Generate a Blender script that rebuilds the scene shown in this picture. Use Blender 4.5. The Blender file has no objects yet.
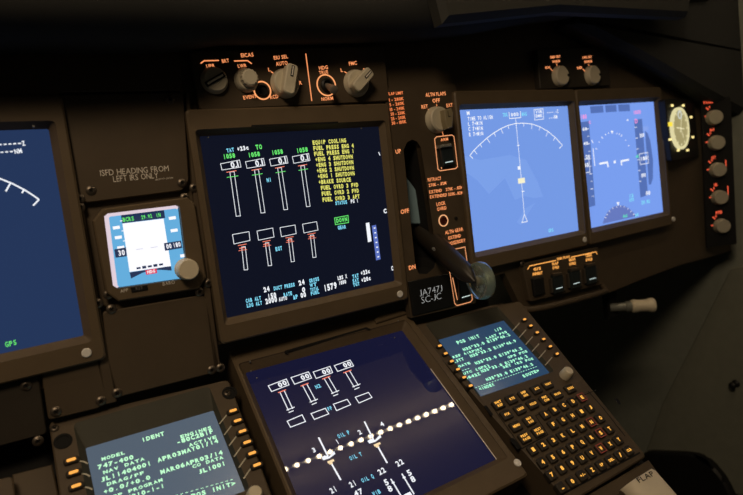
import bpy, math
from mathutils import Vector, Matrix

# ------------------------------------------------------------------ camera and frames
W, H = 743, 495
F = 555.73
U = 0.18                                    # width of a display glass in metres
PH = math.radians(15)                       # lean of the main panel
def rod(r):
    v = Vector(r); a = v.length
    return Matrix.Rotation(a, 3, v / a)
R3 = rod((0.0606738565976606, 0.5439359311010925, 0.1486460353005713))
T3 = Vector((-0.8203134546634572, 0.5352111150661516, -2.659490366850219))
CP = -(R3.transposed() @ T3) * U            # camera in panel coordinates, metres
PB = Matrix(((1, 0, 0), (0, math.sin(PH), -math.cos(PH)), (0, math.cos(PH), math.sin(PH))))
PO = Vector((-0.09, 0, 1.05))
CAM = PO + PB @ CP
CROT = PB @ R3.transposed()                 # camera axes in world
def to4(m3, o):
    m = m3.to_4x4(); m.translation = o
    return m
class Frame:
    def __init__(s, mat):
        s.mat = mat; s.inv = mat.inverted()
        s.c = s.inv @ CAM; s.r = s.inv.to_3x3() @ CROT
    def at(s, x, y, h=0.0):
        d = s.r @ Vector(((x - W / 2) / F, -(y - H / 2) / F, -1))
        k = (h - s.c.z) / d.z
        return s.c + d * k
    def px(s, p):
        q = s.r.transposed() @ (Vector(p) - s.c)
        return Vector((W / 2 + F * q.x / -q.z, H / 2 - F * q.y / -q.z))
MAIN = Frame(to4(PB, PO))
TH = 0.8721283016320925
LB = PB @ Matrix(((1, 0, 0), (0, math.cos(TH), math.sin(TH)), (0, -math.sin(TH), math.cos(TH))))
LOW = Frame(to4(LB, PO + PB @ (Vector((0, -1.2075460580141117, -0.034977640072665156)) * U)))
WORLD = Frame(Matrix.Identity(4))

scene = bpy.context.scene
COL = scene.collection

# ------------------------------------------------------------------ materials
def principled(name, col, rough=.6, metal=0, var=.12, bump=.0, scale=60, spec=.4, trans=0, coat=0):
    m = bpy.data.materials.new(name); m.use_nodes = True
    nt = m.node_tree; b = nt.nodes['Principled BSDF']
    b.inputs['Roughness'].default_value = rough; b.inputs['Metallic'].default_value = metal
    b.inputs['Specular IOR Level'].default_value = spec
    b.inputs['Transmission Weight'].default_value = trans
    b.inputs['Coat Weight'].default_value = coat
    tc = nt.nodes.new('ShaderNodeTexCoord')
    n = nt.nodes.new('ShaderNodeTexNoise'); n.inputs['Scale'].default_value = scale; n.inputs['Detail'].default_value = 4
    nt.links.new(tc.outputs['Object'], n.inputs['Vector'])
    r = nt.nodes.new('ShaderNodeMix'); r.data_type = 'RGBA'
    r.inputs[6].default_value = (*[c * (1 - var) for c in col], 1); r.inputs[7].default_value = (*[min(1, c * (1 + var)) for c in col], 1)
    nt.links.new(n.outputs['Fac'], r.inputs[0]); nt.links.new(r.outputs[2], b.inputs['Base Color'])
    if bump:
        n2 = nt.nodes.new('ShaderNodeTexNoise'); n2.inputs['Scale'].default_value = scale * 30
        nt.links.new(tc.outputs['Object'], n2.inputs['Vector'])
        bp = nt.nodes.new('ShaderNodeBump'); bp.inputs['Strength'].default_value = bump; bp.inputs['Distance'].default_value = .0005
        nt.links.new(n2.outputs['Fac'], bp.inputs['Height']); nt.links.new(bp.outputs['Normal'], b.inputs['Normal'])
    return m
def emit(name, col, s=1.0):
    m = bpy.data.materials.new(name); m.use_nodes = True
    nt = m.node_tree; b = nt.nodes['Principled BSDF']
    b.inputs['Base Color'].default_value = (.02, .02, .02, 1); b.inputs['Roughness'].default_value = .5
    b.inputs['Emission Color'].default_value = (*col, 1); b.inputs['Emission Strength'].default_value = s
    return m
def glass_screen(name, col, s=1.0, rough=.04, ior=1.5):
    m = emit(name, col, s); b = m.node_tree.nodes['Principled BSDF']
    b.inputs['Base Color'].default_value = (.004, .004, .005, 1)
    b.inputs['Roughness'].default_value = rough; b.inputs['IOR'].default_value = ior
    return m
BROWN = principled('brown_panel_paint', (.088, .064, .040), .55, bump=.15)
BROWN2 = principled('brown_bezel_paint', (.130, .094, .056), .5, bump=.1)
DARKB = principled('dark_brown_paint', (.036, .029, .021), .6)
BLACK = principled('black_plastic', (.010, .010, .010), .5)
PAD = principled('black_padding', (.028, .029, .028), .85, bump=.3)
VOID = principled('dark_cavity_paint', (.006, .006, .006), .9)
GREYG = principled('grey_green_wall_paint', (.24, .255, .215), .75)
KNOBG = principled('olive_grey_plastic', (.66, .60, .46), .5)
CREAM = principled('cream_plastic', (.74, .66, .50), .5)
WHITEB = principled('white_plastic', (.88, .86, .82), .5)
STEEL = principled('worn_steel', (.18, .15, .12), .4, metal=.8)
GREYM = principled('grey_metal', (.30, .30, .28), .45, metal=.4)
CLEAR = principled('clear_green_acrylic', (.78, .95, .87), .06, trans=.86, var=.03)
SLATE = principled('screen_glow_plastic', (.30, .46, .54), .5)  # colour paints in the screen's bluish reflection on the lever gate
INK = principled('black_ink', (.02, .018, .015), .7)
PRINT = principled('white_print', (.90, .84, .76), .6)
LINEP = principled('grey_print', (.60, .58, .48), .6)
AMBER = emit('amber_legend', (1, .33, .12), 1.05)
ORANGE = emit('orange_legend', (1, .42, .09), 1.1)
REDL = emit('red_legend', (1, .12, .05), .9)
KEYL = emit('yellow_key_legend', (1, .47, .07), 1.15)
KEYF = emit('amber_key_light', (1, .42, .07), 1.1)
KEYR = emit('red_key_outline', (.40, .05, .03), .5)
WH = emit('white_symbol', (.92, .95, 1), 1.0)
GRN = emit('green_symbol', (.14, .85, .16), 1.0)
CYN = emit('cyan_symbol', (.22, .72, .95), 1.0)
YEL = emit('yellow_symbol', (.82, .80, .16), 1.0)
RED = emit('red_symbol', (.95, .22, .14), 1.0)
MINT = emit('mint_text', (.40, 1, .66), 1.1)
MINT2 = emit('pale_green_text', (.52, 1, .60), 1.1)
LWHITE = emit('soft_white_line', (.70, .86, .82), .9)
TICKS = (WH, GRN, CYN, YEL, RED)

# ------------------------------------------------------------------ mesh builder
_gl = {}
def glyph(c, wt):
    k = (c, wt)
    if k not in _gl:
        cu = bpy.data.curves.new('g', 'FONT'); cu.body = c; cu.resolution_u = 2; cu.offset = wt; cu.fill_mode = 'FRONT'
        o = bpy.data.objects.new('g', cu); COL.objects.link(o)
        dg = bpy.context.evaluated_depsgraph_get()
        me = bpy.data.meshes.new_from_object(o.evaluated_get(dg))
        vs = [(v.co.x, v.co.y) for v in me.vertices]; fs = [tuple(p.vertices) for p in me.polygons]
        if c == 'J': vs = [(x * 1.25, (y + .23) * .75) for x, y in vs]   # keep the J on the baseline
        bpy.data.objects.remove(o); bpy.data.curves.remove(cu); bpy.data.meshes.remove(me)
        _gl[k] = (vs, fs)
    return _gl[k]
CAPH = .69
def inset(poly, d):
    """shrink a polygon (list of (u,v)) by d, inward whichever way it winds"""
    n = len(poly); A = sum(poly[i][0] * poly[(i + 1) % n][1] - poly[(i + 1) % n][0] * poly[i][1] for i in range(n))
    s = 1 if A > 0 else -1; out = []
    for i in range(n):
        p0, p1, p2 = (Vector(poly[j][:2]) for j in (i - 1, i, (i + 1) % n))
        a = (p1 - p0).normalized(); b = (p2 - p1).normalized()
        na = Vector((-a.y, a.x)) * s; nb = Vector((-b.y, b.x)) * s
        m = na + nb; k = m.length_squared
        out.append(tuple(p1 + m * (2 * d / k)) if k > .15 else tuple(p1 + na * d))
    return out
def rrect(u0, v0, u1, v1, r, n=4):
    out = []
    for cx, cy, a in ((u1 - r, v1 - r, 0), (u0 + r, v1 - r, 90), (u0 + r, v0 + r, 180), (u1 - r, v0 + r, 270)):
        for i in range(n + 1):
            t = math.radians(a + 90 * i / n); out.append((cx + r * math.cos(t), cy + r * math.sin(t)))
    return out
def rquad(q, r, n=4):
    """round the corners of a polygon"""
    out = []; m = len(q)
    for i in range(m):
        p0, p1, p2 = (Vector(q[j][:2]) for j in (i - 1, i, (i + 1) % m))
        a = p1 + (p0 - p1).normalized() * r; b = p1 + (p2 - p1).normalized() * r
        for k in range(n + 1):
            t = k / n; out.append(tuple((1 - t) ** 2 * a + 2 * t * (1 - t) * p1 + t * t * b))
    return out
class MB:
    def __init__(s): s.v = []; s.f = []; s.m = []
    def add(s, vs, fs, mi=0):
        k = len(s.v); s.v += [Vector(v) for v in vs]
        for f in fs: s.f.append(tuple(i + k for i in f)); s.m.append(mi)
        return s
    def loft(s, loops, mi=0, cap0=False, cap1=True, closed=True):
        n = len(loops[0]); vs = [p for l in loops for p in l]; fs = []
        for i in range(len(loops) - 1):
            for j in range(n if closed else n - 1):
                a = i * n + j; b = i * n + (j + 1) % n
                fs.append((a, b, b + n, a + n))
        if cap0: fs.append(tuple(range(n))[::-1])
        if cap1: fs.append(tuple(range((len(loops) - 1) * n, len(loops) * n)))
        return s.add(vs, fs, mi)
    def slab(s, poly, h0, h1, b=0.0, mi=0, cap0=True):
        z = lambda p, h: [(q[0], q[1], h) for q in p]
        L = [z(poly, h0), z(poly, h1 - b)]
        if b: L += [z(inset(poly, b), h1)]
        return s.loft(L, mi, cap0, True)
    def box(s, u0, u1, v0, v1, h0, h1, b=0.0, mi=0): return s.slab([(u0, v0), (u1, v0), (u1, v1), (u0, v1)], h0, h1, b, mi)
    def lathe(s, c, prof, axis=(0, 0, 1), seg=24, mi=0, cap0=True, cap1=True, knurl=0):
        ax = Vector(axis).normalized(); t = Vector((1, 0, 0)) if abs(ax.x) < .9 else Vector((0, 1, 0))
        e1 = ax.cross(t).normalized(); e2 = ax.cross(e1); c = Vector(c)
        L = [[c + ax * h + (e1 * math.cos(2 * math.pi * i / seg) + e2 * math.sin(2 * math.pi * i / seg)) * r * (1 - (knurl if i % 2 else 0)) for i in range(seg)] for r, h in prof]
        return s.loft(L, mi, cap0, cap1)
    def ring(s, c, ro, ri, h0, h1, seg=32, mi=0):
        z = lambda r, h: [(c[0] + r * math.cos(2 * math.pi * i / seg), c[1] + r * math.sin(2 * math.pi * i / seg), h) for i in range(seg)]
        return s.loft([z(ro, h0), z(ro, h1), z(ri, h1), z(ri, h0)], mi, False, False)
    def tube(s, path, r, seg=12, mi=0, caps=True):
        P = [Vector(p) for p in path]; rs = r if isinstance(r, (list, tuple)) else [r] * len(P); L = []; up = None
        for i, p in enumerate(P):
            d = ((P[min(i + 1, len(P) - 1)] - P[max(i - 1, 0)])).normalized()
            if up is None: up = d.cross(Vector((0, 0, 1)) if abs(d.z) < .9 else Vector((0, 1, 0))).normalized()
            up = (up - d * up.dot(d)).normalized(); b = d.cross(up)
            L.append([p + (up * math.cos(2 * math.pi * k / seg) + b * math.sin(2 * math.pi * k / seg)) * rs[i] for k in range(seg)])
        return s.loft(L, mi, caps, caps)
    def line(s, path, w, h, mi=0, closed=False):
        P = [Vector((p[0], p[1])) for p in path]; n = len(P); A = []; B = []
        for i in range(n):
            p = P[i]; a = P[i - 1] if (i or closed) else None; b = P[(i + 1) % n] if (i < n - 1 or closed) else None
            da = (p - a).normalized() if a is not None else (b - p).normalized(); db = (b - p).normalized() if b is not None else da
            m = Vector((-da.y - db.y, da.x + db.x)); k = m.length_squared
            o = m * (w / k) if k > .3 else Vector((-da.y, da.x)) * w / 2
            A.append((*(p + o), h)); B.append((*(p - o), h))
        vs = A + B; fs = [(i, n + i, n + (i + 1) % n, (i + 1) % n) for i in range(n if closed else n - 1)]
        return s.add(vs, fs, mi)
    def poly(s, pts, h, mi=0): return s.add([(p[0], p[1], h) for p in pts], [tuple(range(len(pts)))], mi)
    # pixel helpers on a frame
    def pln(s, fr, pts, w, h, mi=0, closed=False): return s.line([fr.at(x, y, h) for x, y in pts], w, h, mi, closed)
    def ppoly(s, fr, pts, h, mi=0): return s.poly([fr.at(x, y, h) for x, y in pts], h, mi)
    def txt(s, fr, p0, p1, t, hp, h, mi=0, wt=.015, mono=False):
        A = fr.at(*p0, h); B = fr.at(*p1, h)
        d = Vector((B.x - A.x, B.y - A.y)); L = d.length; d.normalize(); up = Vector((-d.y, d.x))
        e = .001; q = fr.px((A.x + up.x * e, A.y + up.y * e, h)); q0 = fr.px(A)
        ys = hp / ((q - q0).length / e) / (CAPH + 2 * max(wt, 0))
        pos = []; x = 0
        for c in t:
            if c == ' ': x += 1 if mono else .36; continue
            vs, fs = glyph(c, wt); x0 = min(v[0] for v in vs); x1 = max(v[0] for v in vs)
            if mono:
                w = x1 - x0; k = min(.84 / w, 1.6) if c not in "I1.:+'|" else min(.8 / w, 1.1)
                pos.append((vs, fs, x + .45 - w * k / 2, k, x0)); x += 1
            else:
                pos.append((vs, fs, x, 1, x0)); x += x1 - x0 + .10
        tot = (x - .1) if not mono else x - .1
        xs = L / tot
        for vs, fs, ox, k, x0 in pos:
            s.add([(*(Vector((A.x, A.y)) + d * ((ox + (v[0] - x0) * k) * xs) + up * ((v[1] + max(wt, 0)) * ys)), h) for v in vs], fs, mi)
        return s
    def build(s, name, mats, parent=None, fr=MAIN, smooth=None, base=None):
        if not isinstance(mats, (list, tuple)): mats = [mats]
        me = bpy.data.meshes.new(name); o = bpy.data.objects.new(name, me); COL.objects.link(o)
        lo = Vector([min(v[i] for v in s.v) for i in range(3)]); hi = Vector([max(v[i] for v in s.v) for i in range(3)])
        c = Vector(base) if base else Vector(((lo.x + hi.x) / 2, (lo.y + hi.y) / 2, lo.z))
        me.from_pydata([v - c for v in s.v], [], s.f)
        for m in mats: me.materials.append(m)
        me.polygons.foreach_set('material_index', s.m)
        me.validate(); me.update()
        if smooth is not None:
            me.polygons.foreach_set('use_smooth', [True] * len(me.polygons))
            me.set_sharp_from_angle(angle=math.radians(smooth))
        if parent is None: o.matrix_world = fr.mat @ Matrix.Translation(c); ORG[o.name] = c
        else:
            o.parent = parent; o.location = c - ORG[parent.name]; ORG[o.name] = c
        return o
ORG = {}
def tag(o, label, cat, group=None, kind=None):
    if label: o['label'] = label
    if cat: o['category'] = cat
    if group: o['group'] = group
    if kind: o['kind'] = kind
    return o
def thing(name, label, cat, fr, c, group=None):
    o = bpy.data.objects.new(name, None); COL.objects.link(o); o.empty_display_size = .02
    c = Vector((c[0], c[1], c[2] if len(c) > 2 else 0)); o.matrix_world = fr.mat @ Matrix.Translation(c); ORG[o.name] = c
    return tag(o, label, cat, group)
def struct(mb, name, mats, fr=MAIN, smooth=None): return tag(mb.build(name, mats, None, fr, smooth), None, None, None, 'structure')

def screw(parent, fr, x, y, h, r=.0032, m=None):
    c = fr.at(x, y, h); mb = MB()
    mb.lathe(c, [(r * 1.25, -.0004), (r * 1.25, .0003), (r, .0012), (r * .6, .0016), (r * .55, .0006)], seg=14)
    s_ = mb.build('screw', m or STEEL, parent, fr, 40)
    mb = MB()
    for a in (.6, .6 + math.pi / 2):
        d = Vector((math.cos(a), math.sin(a))) * r * .5
        mb.line([(c.x - d.x, c.y - d.y), (c.x + d.x, c.y + d.y)], r * .3, h + .0011)
    mb.build('cross_slot', VOID, s_, fr)
    return s_

# ------------------------------------------------------------------ displays
HF = .007
def off(q, l, t, r, b):
    TL, TR, BR, BL = q
    return [(TL[0] - l, TL[1] + t), (TR[0] + r, TR[1] + t), (BR[0] + r, BR[1] - b), (BL[0] - l, BL[1] - b)]
def display(name, label, fr, quad, mar, mat, hf=HF, ch=.005, group=None, dot=None, base_h=-.010, mb_=None, cr=.003):
    q = [fr.at(*p) if not isinstance(p, Vector) else p for p in quad]; q = [(p[0], p[1]) for p in q]
    o = off(q, *mar); c = Vector(((q[0][0] + q[2][0]) / 2, (q[0][1] + q[2][1]) / 2))
    t = thing(name, label, 'display', fr, c, group)
    z = lambda P, h: [(p[0], p[1], h) for p in P]
    n = 4
    outer = rquad(o, .004, n); outer_i = rquad(inset(o, .0015), .004, n)
    fi = rquad(off(q, ch, ch, ch, ch), .004, n); gi = rquad(q, .0015, n)
    mb = MB(); mb.loft([z(outer, base_h), z(outer, hf - .0015), z(outer_i, hf), z(fi, hf), z(fi, hf - .001), z(gi, .0), z(gi, -.002)], 0, False, False)
    bez = mb.build('bezel', BROWN2, t, fr, 30)
    sc = MB().slab(off(q, .001, .001, .001, .001), -.004, 0).build('screen', mat, t, fr)
    if dot:
        p = fr.at(*dot, hf); MB().lathe(p, [(.0036, -.001), (.0036, .0008), (.003, .0013)], seg=20).build('light_sensor', WHITEB, bez, fr, 40)
    return t, bez, sc
HS = .0004

# upper engine display ------------------------------------------------
EQ = [(199.5, 136.5), (378.5, 126.5), (394.5, 281), (227, 318)]
M_EICAS = glass_screen('engine_display_glass', (.0040, .0056, .0145), 1.0, .08)
td, bez, sc = display('engine_display', 'square brown-framed engine display with yellow EQUIP COOLING message list', MAIN, EQ, (.010, .022, .011, .021), M_EICAS, dot=(399.8, 294))
for p in ((208, 137.5), (213, 131.5), (361, 128.5), (369.5, 124.5)):
    c = MAIN.at(*p, .0); MB().lathe(c, [(.0008, -.001), (.0006, .0012)], seg=8).build('rivet', GREYM, bez)
c = [MAIN.at(*p, HF + .0002) for p in ((251, 127), (251.5, 125), (338, 121.5), (338.5, 123.5))]
MB().poly(c, HF + .0002).build('slot', VOID, bez)
mb = MB(); lw = .0005
def T(*a, **k):
    k['wt'] = .05; mb.txt(MAIN, *a, h=HS, mono=True, **k)
T((227, 152.8), (234.5, 151.6), 'TAT', 4.2, mi=2); T((237.5, 151.5), (249, 149.5), '+23c', 4.6, mi=0); T((256, 149.8), (262.5, 149), 'TO', 5, mi=1)
for a, b in (((223.5, 159.2), (235.5, 157.6)), ((248.5, 157.6), (260.3, 156)), ((272, 155.2), (283.3, 153.7)), ((296.8, 153.2), (308.2, 151.6))): T(a, b, '1058', 4.8, mi=1, wt=.03)
for b, tx in ((((220.5, 163.8), (239.5, 160), (241, 167), (222, 170)), (231.5, 168.2)), (((245.5, 161.8), (263.5, 158.3), (265, 165.3), (247, 168.3)), (256, 166.6)),
              (((269.5, 159.3), (286.5, 156), (288, 163), (271, 166)), (279, 164.2)), (((292.3, 156.7), (308.5, 153.4), (310, 160.5), (293.8, 163.3)), (301.2, 161.4))):
    mb.pln(MAIN, b, lw, HS, 0, True); mb.pln(MAIN, [((b[0][0] + b[1][0]) / 2 + 6.5, (b[0][1] + b[1][1]) / 2 - 1.2), ((b[3][0] + b[2][0]) / 2 + 6.5, (b[3][1] + b[2][1]) / 2 - 1.2)], lw * .8, HS)
    mb.txt(MAIN, tx, (tx[0] + 7.5, tx[1] - 1.4), '0.1', 6.2, HS, 0, .03)
def bar(top, bot, w, redl, grnl=None, c2=4):
    (x0, y0), (x1, y1) = top, bot
    mb.pln(MAIN, [(x0 - w / 2, y0), (x0 + w / 2, y0 - .4), (x1 + w / 2, y1 - .4), (x1 - w / 2, y1)], lw, HS, 0, True)
    mb.pln(MAIN, redl, lw * 1.3, HS + .0001, 4)
    if grnl: mb.pln(MAIN, grnl, lw * 1.1, HS + .0001, c2)
bar((232, 172), (238.3, 216.3), 4.2, [(226.5, 172.3), (236.5, 170.6)], [(227, 177.4), (238.2, 175.8)], 1)
bar((256.5, 170), (263, 213), 4, [(251.5, 170.3), (261.5, 168.6)], [(252, 175.2), (262.6, 173.6)], 1)
bar((279.5, 168), (285.8, 209.8), 3.8, [(275, 168.2), (284.5, 166.4)], [(275.5, 172.8), (285.5, 171.2)], 1)
bar((302.5, 166), (308.3, 206.7), 3.6, [(298, 166), (307, 164.4)], [(298.5, 170.4), (308, 168.8)], 1)
T((267, 182.3), (271.8, 181.6), 'N1', 4.2, mi=2)
for b in (((232.5, 234.6), (249, 231.6), (250, 240.4), (234, 244)), ((257, 231), (272.7, 228), (274, 237), (258.5, 240.2)), ((280, 227.6), (295, 225), (296.2, 233.6), (281.5, 236.7)), ((302.5, 224.2), (316.6, 221.6), (318, 230), (304, 233))): mb.pln(MAIN, b, lw, HS, 0, True)
bar((243.5, 247), (246, 270), 3.6, [(238, 245.6), (246.5, 244)], [(238.5, 250.8), (247, 249.4)])
bar((267, 243), (270, 265.8), 3.4, [(262.5, 241.8), (270.5, 240.4)], [(263, 246.6), (271, 245.2)])
bar((290, 239), (292.8, 261.8), 3.2, [(285.5, 238), (293.5, 236.6)], [(286, 242.6), (294, 241.2)])
bar((312, 235.3), (314.5, 257.6), 3.2, [(307.5, 234.4), (315.5, 233)], [(308, 239), (316, 237.6)])
for x, y in ((242, 248), (266, 244.2), (289.3, 240.3), (311.5, 236.6)): mb.pln(MAIN, [(x - 2.6, y + .4), (x + 3, y - .6)], lw * 1.8, HS + .0002, 4)
T((275.8, 251.4), (282.5, 250), 'EGT', 4.2, mi=2)
for a, b, s_ in (((312.8, 144.9), (346.3, 142.4), 'EQUIP COOLING'), ((313.5, 150.6), (354, 147.6), 'FUEL PRESS ENG 4'), ((314.3, 156.2), (354.3, 153), 'FUEL PRESS ENG 1'), ((315.5, 161.8), (353, 158.6), '+ENG 4 SHUTDOWN'),
                 ((316.2, 167.4), (353.6, 164.2), '+ENG 3 SHUTDOWN'), ((317, 173), (354.2, 169.8), '+ENG 2 SHUTDOWN'), ((318, 178.6), (354.8, 175.4), '+ENG 1 SHUTDOWN'), ((318.8, 184.4), (351.2, 181.6), '+BRAKE SOURCE'),
                 ((321, 190.2), (358.4, 186.8), 'FUEL OVRD 3 FWD'), ((321.8, 196), (359, 192.6), 'FUEL OVRD 2 FWD'), ((322.6, 202), (359.8, 198.4), 'FUEL OVRD 3 AFT')): T(a, b, s_, 4.4, mi=3, wt=.03)
T((335.5, 205.2), (347.3, 203.8), 'STATUS', 3.8, mi=2); T((351, 203.4), (358.5, 202.4), 'PG 1', 4, mi=0)
mb.pln(MAIN, [(334.5, 218), (348, 215.5), (348.6, 222.5), (335.5, 224.6)], lw * 1.4, HS, 1, True); T((336.5, 223), (347.5, 221.2), 'DOWN', 4.4, mi=1, wt=.03); T((338, 229.8), (346.3, 228.4), 'GEAR', 3.8, mi=2)
mb.ppoly(MAIN, [(365.8, 223.2), (369.2, 222.4), (371.6, 241.2), (368, 242.2)], HS)
mb.ppoly(MAIN, [(371.8, 225.8), (376, 224.8), (380.6, 259.2), (376.2, 260.4)], HS, 5)
for i in range(7):
    x = 374.6 + .62 * i; y = 228 + 4.8 * i; mb.pln(MAIN, [(x - .9, y + .2), (x + .9, y - .2)], .0012, HS + .0002)
for a, b, s_, hh, mi in (((264, 292.6), (270, 291), '24', 5.2, 0), ((274, 290.6), (295, 286.4), 'DUCT PRESS', 4, 2), ((299, 285.8), (305, 284.2), '24', 5.2, 0), ((246, 303), (261.2, 299.8), 'CAB ALT', 4, 2), ((268, 299.6), (276.6, 297.6), '150', 5.6, 0),
                         ((284, 297), (292.4, 295), 'RATE', 4, 2), ((302.3, 292.6), (305.5, 292), '0', 5.2, 0), ((247, 307.8), (262.3, 304.6), 'LDG ALT', 4, 2), ((265.8, 304.4), (277.4, 301.8), '2000', 5.6, 0), ((279, 301.6), (287.3, 299.8), 'AUTO', 4, 0),
                         ((293.5, 299.8), (298.3, 298.2), 'ΔP', 4.2, 2), ((301, 298.2), (306.4, 296.8), '00', 5.2, 0), ((309.5, 283), (319.4, 280.6), 'GROSS', 4, 2), ((310, 287.6), (317, 286), 'WT', 4, 2), ((310.5, 291.8), (319, 289.8), 'TOTAL', 3.6, 2), ((311, 295.6), (319.6, 293.4), 'FUEL', 3.6, 2),
                         ((324.3, 291.8), (337.3, 288.2), '1579', 6.6, 0), ((338, 280.4), (347.3, 278), 'LBS X', 4, 0), ((339, 285.2), (346.4, 283.4), '1000', 4, 0), ((352.6, 278.8), (359, 277.2), 'TAT', 4, 2), ((352.8, 283), (359, 281.4), 'SAT', 3.6, 2), ((353.4, 287), (359.8, 285.2), 'TGT', 3.6, 2),
                         ((361, 275.6), (370.2, 273), '+23c', 4.4, 0), ((361.6, 282.6), (371, 280), '+20c', 4.4, 0), ((391.6, 270.8), (393.4, 270.4), 'C', 4.6, 0), ((383.8, 213.6), (387, 213), 'C', 4.6, 0)): T(a, b, s_, hh, mi=mi, wt=.03)
mb.pln(MAIN, [(378.6, 152), (380, 155.4)], .0009, HS)
mb.build('symbol_lettering', [*TICKS, emit('blue_scale', (.10, .16, .52), 1)], sc)

# pilot navigation display (cut by the frame) --------------------------
a0 = MAIN.at(48.5, 129); b0 = MAIN.at(83.6, 335.5); c0 = MAIN.at(0, 130.5); d0 = MAIN.at(0, 354)
w0 = .18; s1 = (c0.y - a0.y) / (c0.x - a0.x); s2 = (d0.y - b0.y) / (d0.x - b0.x)
LQ = [Vector((a0.x - w0, a0.y - w0 * s1, 0)), a0, b0, Vector((b0.x - w0, b0.y - w0 * s2, 0))]
M_LND = glass_screen('navigation_glass', (.017, .036, .100), 1.0, .15, 1.5)
tl, bez, sc = display('navigation_display', 'dark navigation display with bare white compass arc beside the small standby instrument', MAIN, LQ, (.012, .024, .0125, .021), M_LND, dot=(86.5, 352.7), group='navigation displays')
mb = MB()
mb.pln(MAIN, [(-40, 172.5), (-20, 174), (0, 178.6), (12, 183.4), (24, 189.6), (32, 194.6), (39, 199.6)], .0011, HS)
for a, b in (((10.5, 183), (5.8, 191.4)), ((24, 189.6), (22, 193)), ((39, 199.6), (33, 205.6))): mb.pln(MAIN, [a, b], .0011, HS)
for k in range(6): mb.pln(MAIN, [(-6 + 4.8 * k, 145 - .3 * k), (-3 + 4.8 * k, 144.8 - .3 * k)], .0009, HS); mb.pln(MAIN, [(-14 + 4.8 * k, 153.2 - .3 * k), (-11 + 4.8 * k, 153 - .3 * k)], .0009, HS)
mb.txt(MAIN, (22.4, 146), (26, 145.4), 'Z', 5, HS, 0, .03, True); mb.txt(MAIN, (15, 154), (22.6, 153), 'NM', 5, HS, 0, .03, True); mb.txt(MAIN, (5.5, 347.3), (17.3, 344.3), 'GPS', 5, HS, 1, .02, True)
mb.build('symbol_lettering', TICKS, sc)
p = MAIN.at(33.5, 126.3, HF); MB().lathe(p, [(.001, -.001), (.0008, .001)], seg=8).build('rivet', GREYM, bez)

# copilot displays -----------------------------------------------------
NQ = [(459, 110), (567.5, 106), (578.5, 230.5), (474, 252.5)]
PQ = [(577, 106), (653.5, 101.7), (663, 212), (589.5, 228.5)]
BLUE_N = (.175, .32, .78)
tn, bez, sc = display('navigation_display', 'blue navigation display with white arc and centre track line beside gear lever', MAIN, NQ, (.010, .020, .0088, .021), glass_screen('blue_map_glass', BLUE_N, 1.0, .2), dot=(584.5, 239.5), group='navigation displays')
mb = MB(); lw = .0009
PALE = emit('pale_reflection', (.195, .35, .81), 1)  # paler blue patches painted in for a reflection on the screen
mb.ppoly(MAIN, [(461, 155), (480, 160), (510, 155), (526, 160), (538, 183), (543, 197), (534, 198), (524, 196), (515, 200), (505, 178), (497, 186), (489, 194), (477, 180), (463, 170)], HS * .5, 5)
mb.ppoly(MAIN, [(517, 222), (526, 208), (535, 203), (529, 212), (521, 225)], HS * .5, 5)
arc = [(469.8, 155.5), (474, 150.3), (480, 144.3), (487, 138), (494, 132.8), (501, 128.6), (508, 125.4), (516, 123.4), (524, 123.2), (532, 124), (540, 126.8), (548, 131.4), (555, 137.2), (562.5, 145.3)]
mb.pln(MAIN, arc, lw, HS)
for (x, y), (dx, dy) in zip(arc[1:-1], [(4, 4), (2.5, 3), (3.6, 5), (2, 3.5), (2.5, 5), (1, 3.5), (.6, 5), (-.4, 3.4), (-.6, 5), (-1, 3.6), (-2.4, 5), (-2, 3.4)]): mb.pln(MAIN, [(x, y), (x + dx * .8, y + dy)], lw * .8, HS)
mb.pln(MAIN, [(469.8, 155.5), (473, 158.5)], lw, HS); mb.pln(MAIN, [(562.5, 145.3), (559.3, 148.5)], lw, HS)
mb.pln(MAIN, [(515.7, 119), (519.6, 160), (524.3, 214)], lw * .8, HS)
mb.pln(MAIN, [(524.4, 214.2), (527.4, 221.6), (521.8, 222.6)], lw * .9, HS, 0, True)
mb.ppoly(MAIN, [(517.8, 178.6), (524.6, 177.6), (525.2, 182.8), (518.4, 183.8)], HS + .0002, 6)
mb.ppoly(MAIN, [(517.6, 166.4), (520, 166), (520.4, 169.4), (518, 169.8)], HS, 0)
for x, y in ((518.2, 145.6), (523, 191.5)): mb.pln(MAIN, [(x - 1.2, y), (x + 1.4, y - .3)], lw, HS)
mb.pln(MAIN, [(509, 112), (509.6, 118.6), (520.8, 117.6), (520.3, 111.2)], lw, HS)
mb.txt(MAIN, (511, 116.6), (518.8, 115.8), '000', 3.6, HS, 0, .03, True); mb.txt(MAIN, (503, 117), (508, 116.5), 'TRK', 4, HS, 2, .03, True); mb.txt(MAIN, (522, 116.3), (527, 115.8), 'MAG', 4, HS, 2, .03, True)
mb.pln(MAIN, [(534, 109.6), (543, 108.8), (543.6, 119), (534.8, 120)], lw * .8, HS, 0, True)
for y, t_ in ((113.6, 'VOR'), (117.6, 'DME')): mb.txt(MAIN, (535.8, y), (542.4, y - .6), t_, 3.2, HS, 0, .03, True)
for (a, b, z_) in (((547, 114), (558.6, 113), '----.-Z'), ((549, 119.4), (557.6, 118.4), '---NM')): mb.txt(MAIN, a, b, z_, 3.6, HS, 0, .03, True)
for a, b, z_ in (((467, 115.2), (469.8, 115), 'M'), ((468, 121), (493, 118.8), 'TIME TO ALIGN'), ((468.2, 126), (482.6, 124.8), 'L 7+MIN'), ((468.6, 131.2), (483, 130), 'C 7+MIN'), ((469.2, 136.6), (483.4, 135.2), 'R 7+MIN')): mb.txt(MAIN, a, b, z_, 4, HS, 0, .03, True)
mb.txt(MAIN, (548.6, 232.6), (553.6, 231.6), 'GPS', 3.6, HS, 2, .03, True)
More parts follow.
